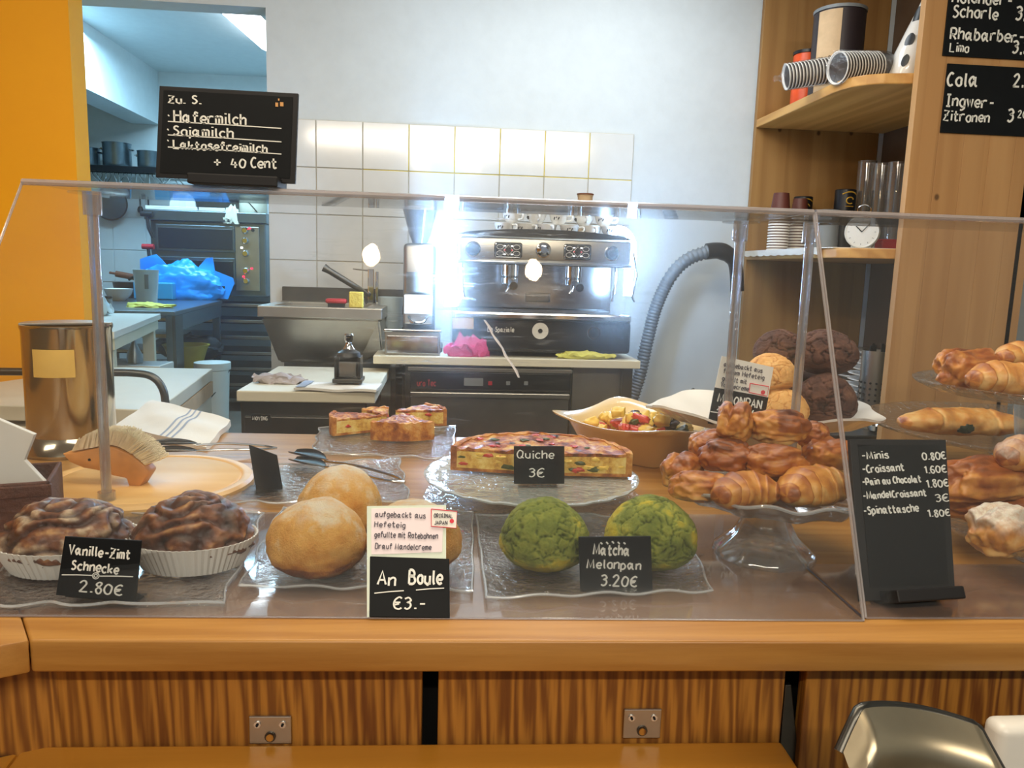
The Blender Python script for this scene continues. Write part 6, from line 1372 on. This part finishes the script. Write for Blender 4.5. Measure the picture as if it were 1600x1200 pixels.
a_, b_ = at(1048, 655, y=bq.y + .0), at(1062, 702, y=bq.y - .05)
t = thing('salad_server', 'dark slotted serving spoon standing in the vegetables', 'serving spoon', (a_.x, bq.y + .02, CZ + .075)); obj('spoon_bowl', rag_ := lathe(BM(), [(0, 0), (.018, .006), (.026, .02), (.024, .021), (.016, .009), (0, .004)], 20, sy=1.4), 'steel_dk', t, smooth=True); obj('handle', tube(BM(), [(0, .02, .018), (.05, .08, .05), (.10, .13, .062)], .005, 8), 'steel_dk', t)

# ------------------------------------------------------------------ right end of the case
def plate_stand(name, lab, cx, cy, z, R, pr_, stem_z=CZ, stem=True, mat='glass'):
    t = thing(name, lab, 'cake stand', (cx, cy, stem_z)); h = z - stem_z
    obj('plate', lathe(BM(), [(0, h - .005), (R * .85, h - .005), (R * .97, h + .006), (R, h + .014), (R - .004, h + .016), (R * .86, h), (0, h)], 96, wav=lambda r, z_, a: (r * (1 + (.008 * sin(a * 48) if r > R * .9 else 0)), z_)), mat, t, smooth=True)
    b = BM()
    for i in range(60): a_ = i * pi / 30; tube(b, [(R * .88 * cos(a_), R * .88 * sin(a_), h), (R * .995 * cos(a_), R * .995 * sin(a_), h + .012)], .0022, 5)
    o = obj('rim_beads', b, mat, t, smooth=True); o['kind'] = 'stuff'
    if stem: obj('foot', lathe(BM(), [(0, .001), (.075, .001), (.07, .012), (.03, .03), (.016, h * .5), (.03, h - .005), (0, h - .0055)], 40), 'stand', t, smooth=True)
    return t
# lower plate
ly = 1.78; q = at(1600, 676, y=ly); lz0 = q.z; kl = mpx(q); plate_stand('cake_stand', 'wide glass cake stand at the right with the spinach pastry', q.x, ly, lz0, 232 * kl, 0)
q2 = at(1490, 655, y=ly - .02); 
croissant('spinach_pastry', 'long flat golden pastry with spinach showing, on the wide glass stand', (q2.x, ly - .04, lz0 + .001), 196 * kl, 64 * kl, 44 * kl, .35, 44, R_(-4), segs=2, tone0=.12, tip=.3)
b = ico(BM(), 3)
for v in b.verts: v.co = Vector((v.co.x * .021, v.co.y * .010, v.co.z * .012)) * (1 + .3 * turb(v.co, 2, 2))
so = COL.objects['spinach_pastry']; obj('spinach', b, pbr('spinach', '#1e2a14', .5, var=.4), so, loc=(-.012, -.049, .026), smooth=True)
# upper plate, nearer
uy = 1.36; q = at(1612, 612, y=uy); uz0 = q.z; ku = mpx(q); plate_stand('cake_stand', 'upper glass cake stand at the right edge with bread rolls', q.x, uy, uz0, 168 * ku, 0)
def SU_(px, dy, dz): r_ = at(px, 600, y=uy + dy); return (r_.x, uy + dy, uz0 + .001 + dz)
gu = 'pastries on the upper right stand'
pain('sweet_roll', 'dark glazed roll at the left of the upper glass stand', SU_(1508, .02, 0), 112 * ku, 66 * ku, 66 * ku, 51, R_(20), .42, gu)
croissant('croissant', 'pale croissant at the front of the upper glass stand', SU_(1570, -.065, 0), 120 * ku, 56 * ku, 54 * ku, .4, 54, R_(-6), tone0=.22, grp=gu)
croissant('croissant', 'golden croissant on top of the upper glass stand', SU_(1592, .03, .034), 110 * ku, 52 * ku, 50 * ku, .5, 57, R_(12), tone0=.22, grp=gu)
# low tray at the right with large pastries
ty = 1.08; q = at(1640, 858, y=ty); tz_ = q.z; kt = mpx(q)
plate_stand('cake_stand', 'low glass cake stand at the right edge behind the price list', at(1660, 860, y=ty).x, ty, max(tz_, CZ + .035), 180 * kt, 0)
tz_ = max(tz_, CZ + .035)
def SL(px, dy, dz): r_ = at(px, 850, y=ty + dy); return (r_.x, ty + dy, tz_ + .001 + dz)
gl_ = 'large pastries on the low right stand'
pain('sugared_pastry', 'powdered pastry with a brown base at the right edge', SL(1566, -.06, 0), 100 * kt, 76 * kt, 76 * kt, 61, R_(10), .30, gl_, sugar=1.3)
pain('pain_au_chocolat', 'large reddish brown pastry roll behind the price list', SL(1530, .06, .045), 175 * kt, 72 * kt, 74 * kt, 64, R_(8), .50, gl_)
pain('pain_au_chocolat', 'brown pastry roll lying under the reddish one', SL(1545, .09, .0), 180 * kt, 90 * kt, 66 * kt, 68, R_(-8), .55, gl_)
croissant('croissant', 'sugared croissant at the right edge on top of the rolls', SL(1585, .05, .092), 120 * kt, 62 * kt, 66 * kt, .8, 71, R_(4), tone0=.34, sugar=.6, grp=gl_)

# ------------------------------------------------------------------ left end of the counter
bc = g3(235, 752, .014); kb = mpx(bc); rb_ = 154 * kb
t = thing('round_board', 'thick round wooden board with a juice groove', 'cutting board', (bc.x, bc.y, CZ))
obj('board', lathe(BM(), [(0, 0), (rb_ * .97, 0), (rb_, .005), (rb_, .016), (rb_ * .97, .021), (rb_ * .90, .0212), (rb_ * .875, .0175), (rb_ * .85, .0212), (0, .0212)], 96), 'beech', t, smooth=True)
# hedgehog brush on the board: wooden animal back down, bristles up
hb_ = at(222, 755, z=CZ + .022); kh = mpx(hb_)
t = thing('hedgehog_brush', 'hedgehog-shaped wooden table brush with pale bristles on the round board', 'brush', (hb_.x, hb_.y, CZ + .0215), R_(-6))
P2 = lambda L_: [((x - 222) * kh, (755 - y) * kh) for x, y in L_]
body = P2(((105, 708), (118, 722), (138, 730), (160, 733), (185, 741), (204, 744), (207, 756), (224, 758), (241, 732), (232, 722), (222, 714), (208, 704), (192, 697), (176, 694), (150, 700), (125, 706)))
b = BM(); prism(b, body, -.016, .016, .004, mtx=Matrix.Rotation(pi / 2, 4, 'X')); obj('wooden_body', b, pbr('brush_wood', '#c98a4a', .45, var=.15, vs=40), t, smooth=True)
obj('eye', cyl(BM(), (0, 0, 0), .0025, .001, 12, mtx=Matrix.Translation((*(lambda q_: (q_[0], -.0165))(P2(((149, 716),))[0]), P2(((149, 716),))[0][1])) @ Matrix.Rotation(pi / 2, 4, 'X')), 'dark', t)
prof = P2(((120, 704), (150, 698), (176, 692), (194, 695), (208, 702), (222, 712), (233, 722)))
outer = P2(((135, 684), (160, 671), (186, 668), (210, 671), (232, 684), (247, 698), (258, 712)))
b = BM(); pin = smooth_pts([(x, 0, z) for x, z in prof], 8); pout = smooth_pts([(x, 0, z) for x, z in outer], 8); rnd = random.Random(3)
for i in range(1500):
    u = rnd.random() * (len(pin) - 1.01); j = int(u); f_ = u - j; a_ = pin[j].lerp(pin[j + 1], f_); c_ = pout[j].lerp(pout[j + 1], f_); y_ = rnd.uniform(-.013, .013)
    a_ = a_ + Vector((0, y_, 0)); c_ = c_ + Vector((rnd.uniform(-.002, .002), y_ * 1.7, rnd.uniform(-.002, .002))); tube(b, [a_, c_], [.0014, .0009], 3, cap=False)
o = obj('bristles', b, pbr('bristle', '#f8e9cf', .8, var=.15, vs=60), t); o['kind'] = 'stuff'
# steel canister
cc = at(115, 702, z=CZ); kc = mpx(cc); R2 = 61 * kc; hc = at(115, 508, y=cc.y - R2 * .3).z - CZ
t = thing('steel_canister', 'tall shiny steel canister with a half open lid', 'canister', (cc.x, cc.y, CZ)); BS = pbr('brass_steel', '#b3ab98', .13, 1, var=.08, vs=10)
obj('can_body', lathe(BM(), [(0, .004), (R2 * .92, .004), (R2 * .94, .03), (R2, .05), (R2, hc - .012), (R2 * 1.03, hc - .006), (R2 * 1.03, hc), (R2 * .97, hc), (R2 * .96, .05), (0, .04)], 64), BS, t, smooth=True)
obj('foot_ring', lathe(BM(), [(R2 * .9, .0), (R2 * 1.18, .0), (R2 * 1.22, .008), (R2 * 1.1, .03), (R2 * .94, .042)], 64), BS, t, smooth=True)
obj('lid', prism(BM(), [(R2 * 1.02 * cos(a_), R2 * 1.02 * sin(a_)) for a_ in [R_(20) + i * R_(190) / 20 for i in range(21)]], hc - .002, hc + .003, .001), 'steel', t)
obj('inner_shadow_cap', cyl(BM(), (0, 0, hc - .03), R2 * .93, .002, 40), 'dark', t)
b = BM(); a0 = R_(-112); grid(b, 10, 2, lambda u, v: Vector(((R2 + .0012) * cos(a0 + u * .95), (R2 + .0012) * sin(a0 + u * .95), hc * (.62 + .21 * v)))); obj('label', b, pbr('ochre_label', '#d8b45c', .6), t, smooth=True)
# linen cloth
pts4 = [at(x, y, z=CZ + .004) for x, y in ((180, 662), (330, 692), (357, 664), (235, 632))]; cl = sum(pts4, Vector()) / 4
t = thing('linen_cloth', 'folded white linen cloth with grey stripes behind the round board', 'cloth', (cl.x, cl.y, CZ))
pts4 = [at(x, y, z=CZ + .012) for x, y in ((178, 664), (322, 697), (360, 662), (238, 630))]
def fc(u, v, dz=0):
    p = (pts4[0].lerp(pts4[1], u)).lerp(pts4[3].lerp(pts4[2], u), v) - Vector((cl.x, cl.y, CZ)); return Vector((p.x, p.y, .010 + .014 * u * (1 - u) + .008 * noise.noise(Vector((u * 3, v * 3, 1))) + .012 * v + dz))
b = BM(); grid(b, 30, 24, fc, thick=.016); obj('cloth_body', b, 'cloth', t, smooth=True)
for u0 in (.52, .58, .64): b = BM(); grid(b, 3, 24, lambda u, v: fc(u0 + u * .022, v, .0008)); obj('stripe', b, 'blue_stripe', t, smooth=True)
# scoop tongs
def scoop(lab, pb, pe, w_, rz_flip=1):
    a_, e_ = at(*pb, z=CZ + .018), at(*pe, z=CZ + .008); d_ = (e_ - a_); Lc = d_.length; ang = atan2(d_.y, d_.x)
    t = thing('serving_tongs', lab, 'tongs', (a_.x, a_.y, CZ + .0085), ang)
    for s in (-1, 1):
        def f(u, v, s=s): 
            x = -.045 + .10 * u; ww = w_ * sin(pi * min(1, .12 + u * .95)) ** .6; aa = (v - .5) * 2.2; return Vector((x, ww * sin(aa), (.006 if s < 0 else .022) + ww * .7 * (1 - cos(aa)) * (1 if s < 0 else 1) * (1 - .3 * u)))
        b = BM(); grid(b, 18, 14, f, thick=.0015); obj('scoop_blade', b, 'steel_dk' if s < 0 else 'black', t, smooth=True)
        obj('arm', tube(BM(), smooth_pts([(.045, 0, .012 + .006 * s), (Lc * .5, .008 * s, .014 + .005 * s), (Lc * .85, .016 * s, .010), (Lc, 0, .008)], 6), .0028, 8), 'chrome', t, smooth=True)
    return t
scoop('dark serving tongs with rounded scoops, between the blank sign and the quiche', (482, 722), (632, 760), .026)
scoop('dark serving tongs lying behind the round board, handle pointing right', (272, 703), (432, 706), .024)
# napkin basket
n1, n2 = at(84, 860, z=CZ), at(-90, 850, z=CZ)
t = thing('napkin_basket', 'dark brown leather-look basket at the left edge', 'basket', (n1.x, n1.y, CZ), R_(18)); w1 = 0; hB = at(80, 752, y=n1.y).z - CZ
b = box(BM(), -.2, w1, 0, .006, 0, hB, .002); box(b, w1 - .006, w1 + .0, 0, .12, 0, hB, .002); box(b, -.2, w1, .115, .121, 0, hB, .002); box(b, -.2, -.194, 0, .12, 0, hB); box(b, -.2, w1, 0, .12, 0, .005)
obj('basket_body', b, 'brown_bask', t); obj('rim_band', box(BM(), -.202, w1 + .002, -.002, .008, hB - .022, hB - .004, .002), 'brown_bask', t)
q = at(30, 700, y=n1.y + .07)
t = thing('paper_napkins', 'stack of white paper napkins standing up in the brown basket', 'napkins', (q.x, n1.y + .08, CZ + .0055))
zt1 = at(0, 652, y=n1.y + .08).z - CZ; P3 = [lambda d: 0]
def npk(y0, dx, dz): 
    A_ = [at(x, y, y=n1.y + .08 + y0) for x, y in ((-60, 640), (-10, 650), (56, 678), (40, 718), (72, 752))]
    L4 = [(p.x - t.location.x + dx, p.z - CZ - .0055 + dz) for p in A_]; return [(L4[0][0], .0)] + L4 + [(L4[-1][0] - .01, .002)]
for i in range(5): b = BM(); prism(b, npk(-.05 + i * .022, -.004 * i, -.003 * i), -.004, .004, .001, mtx=Matrix.Translation((0, -.05 + i * .022, 0)) @ Matrix.Rotation(pi / 2, 4, 'X')); obj('napkin', b, 'paper', t)

# ------------------------------------------------------------------ chair back and paper bag in front of the counter
cyc = .62; ct = at(1440, 1150, y=cyc); w_ = (at(1575, 1170, y=cyc).x - at(1318, 1150, y=cyc).x)
xc = (at(1578, 1170, y=cyc).x + at(1318, 1150, y=cyc).x) / 2
t = thing('steel_chair', 'brushed steel chair back curving at the lower right corner', 'chair', (xc, cyc - .2, FL), R_(-3)); zt_ = ct.z - FL
b = BM(); 
def cb(u, v):
    s = u * 2 - 1; x = s * w_ / 2; top = zt_ - .012 * s - .028 * max(0, abs(s) - .72) / .28 * (abs(s) > .72) * 1.4; z = top - .16 * v - (0 if abs(s) < .8 else 0); y = .2 - .03 * (1 - s * s) * -1 - .018 * sin(pi * min(1, v * 2.2)) - .0 * v
    if v < .12: y += (.12 - v) * .12; z = top - .02 * v / .12 * .9 - .0
    return Vector((x * (1 - .10 * v), y, z))
grid(b, 40, 24, cb, thick=.004); obj('backrest', b, pbr('chair_steel', '#b8ad94', .36, 1, var=.1, vs=12), t, smooth=True)
obj('edge_tube', tube(BM(), [cb(i / 30, 0) + Vector((0, .006, -.004)) for i in range(31)], .006, 10), 'steel_dk', t, smooth=True)
sz_ = .46
obj('seat', box(BM(), -w_ * .8, w_ * .8, -.16, .18, sz_ - .01, sz_, .004), 'steel', t)
for sx_ in (-1, 1):
    obj('leg', tube(BM(), [(sx_ * w_ * .4, .205, zt_ - .10), (sx_ * w_ * .55, .18, sz_), (sx_ * w_ * .75, .21, 0.0)], .010, 10), 'steel', t); obj('leg', tube(BM(), [(sx_ * w_ * .7, -.14, sz_ - .01), (sx_ * w_ * .8, -.17, 0)], .010, 10), 'steel', t)
q = at(1534, 1112, y=.80); q2 = at(1720, 1195, y=.80)
t = thing('white_canister', 'white rounded plastic box behind the steel chair back', 'box', ((q.x + q2.x) / 2, .80, FL)); w2 = (q2.x - q.x) / 2
obj('box_body', box(BM(), -w2, w2, -.035, .0, 0, q.z - FL, .012, 4), 'white_pl', t, smooth=True); obj('lid_seam', box(BM(), -w2 - .001, w2 + .001, -.036, .001, q.z - FL - .085, q.z - FL - .083), 'grey', t); t.name = 'white_box'

# ------------------------------------------------------------------ pendant lamps over the shop floor (seen only as reflections)
for i, (x, y, z) in enumerate(((.19, .755, 2.2), (-.24, .797, 2.2))):
    t = thing('pendant_lamp', ['warm pendant lamp over the shop floor, left', 'warm pendant lamp over the shop floor, middle', 'warm pendant lamp over the shop floor, right'][i], 'lamp', (x, y, 2.8), 0, 'pendant lamps over the shop floor')
    obj('cord', tube(BM(), [(0, 0, 0), (0, 0, z - 2.8 + .1)], .003, 6), 'black', t); obj('shade', lathe(BM(), [(.02, z - 2.8 + .12), (.10, z - 2.8 + .02), (.105, z - 2.8), (.10, z - 2.8), (.018, z - 2.8 + .115)], 32), 'black', t, smooth=True)
    obj('bulb', lathe(BM(), [(0, z - 2.8 - .02), (.017, z - 2.8 - .013), (.023, z - 2.8 + .006), (.014, z - 2.8 + .04), (0, z - 2.8 + .05)], 20), 'lampglow', t, smooth=True)
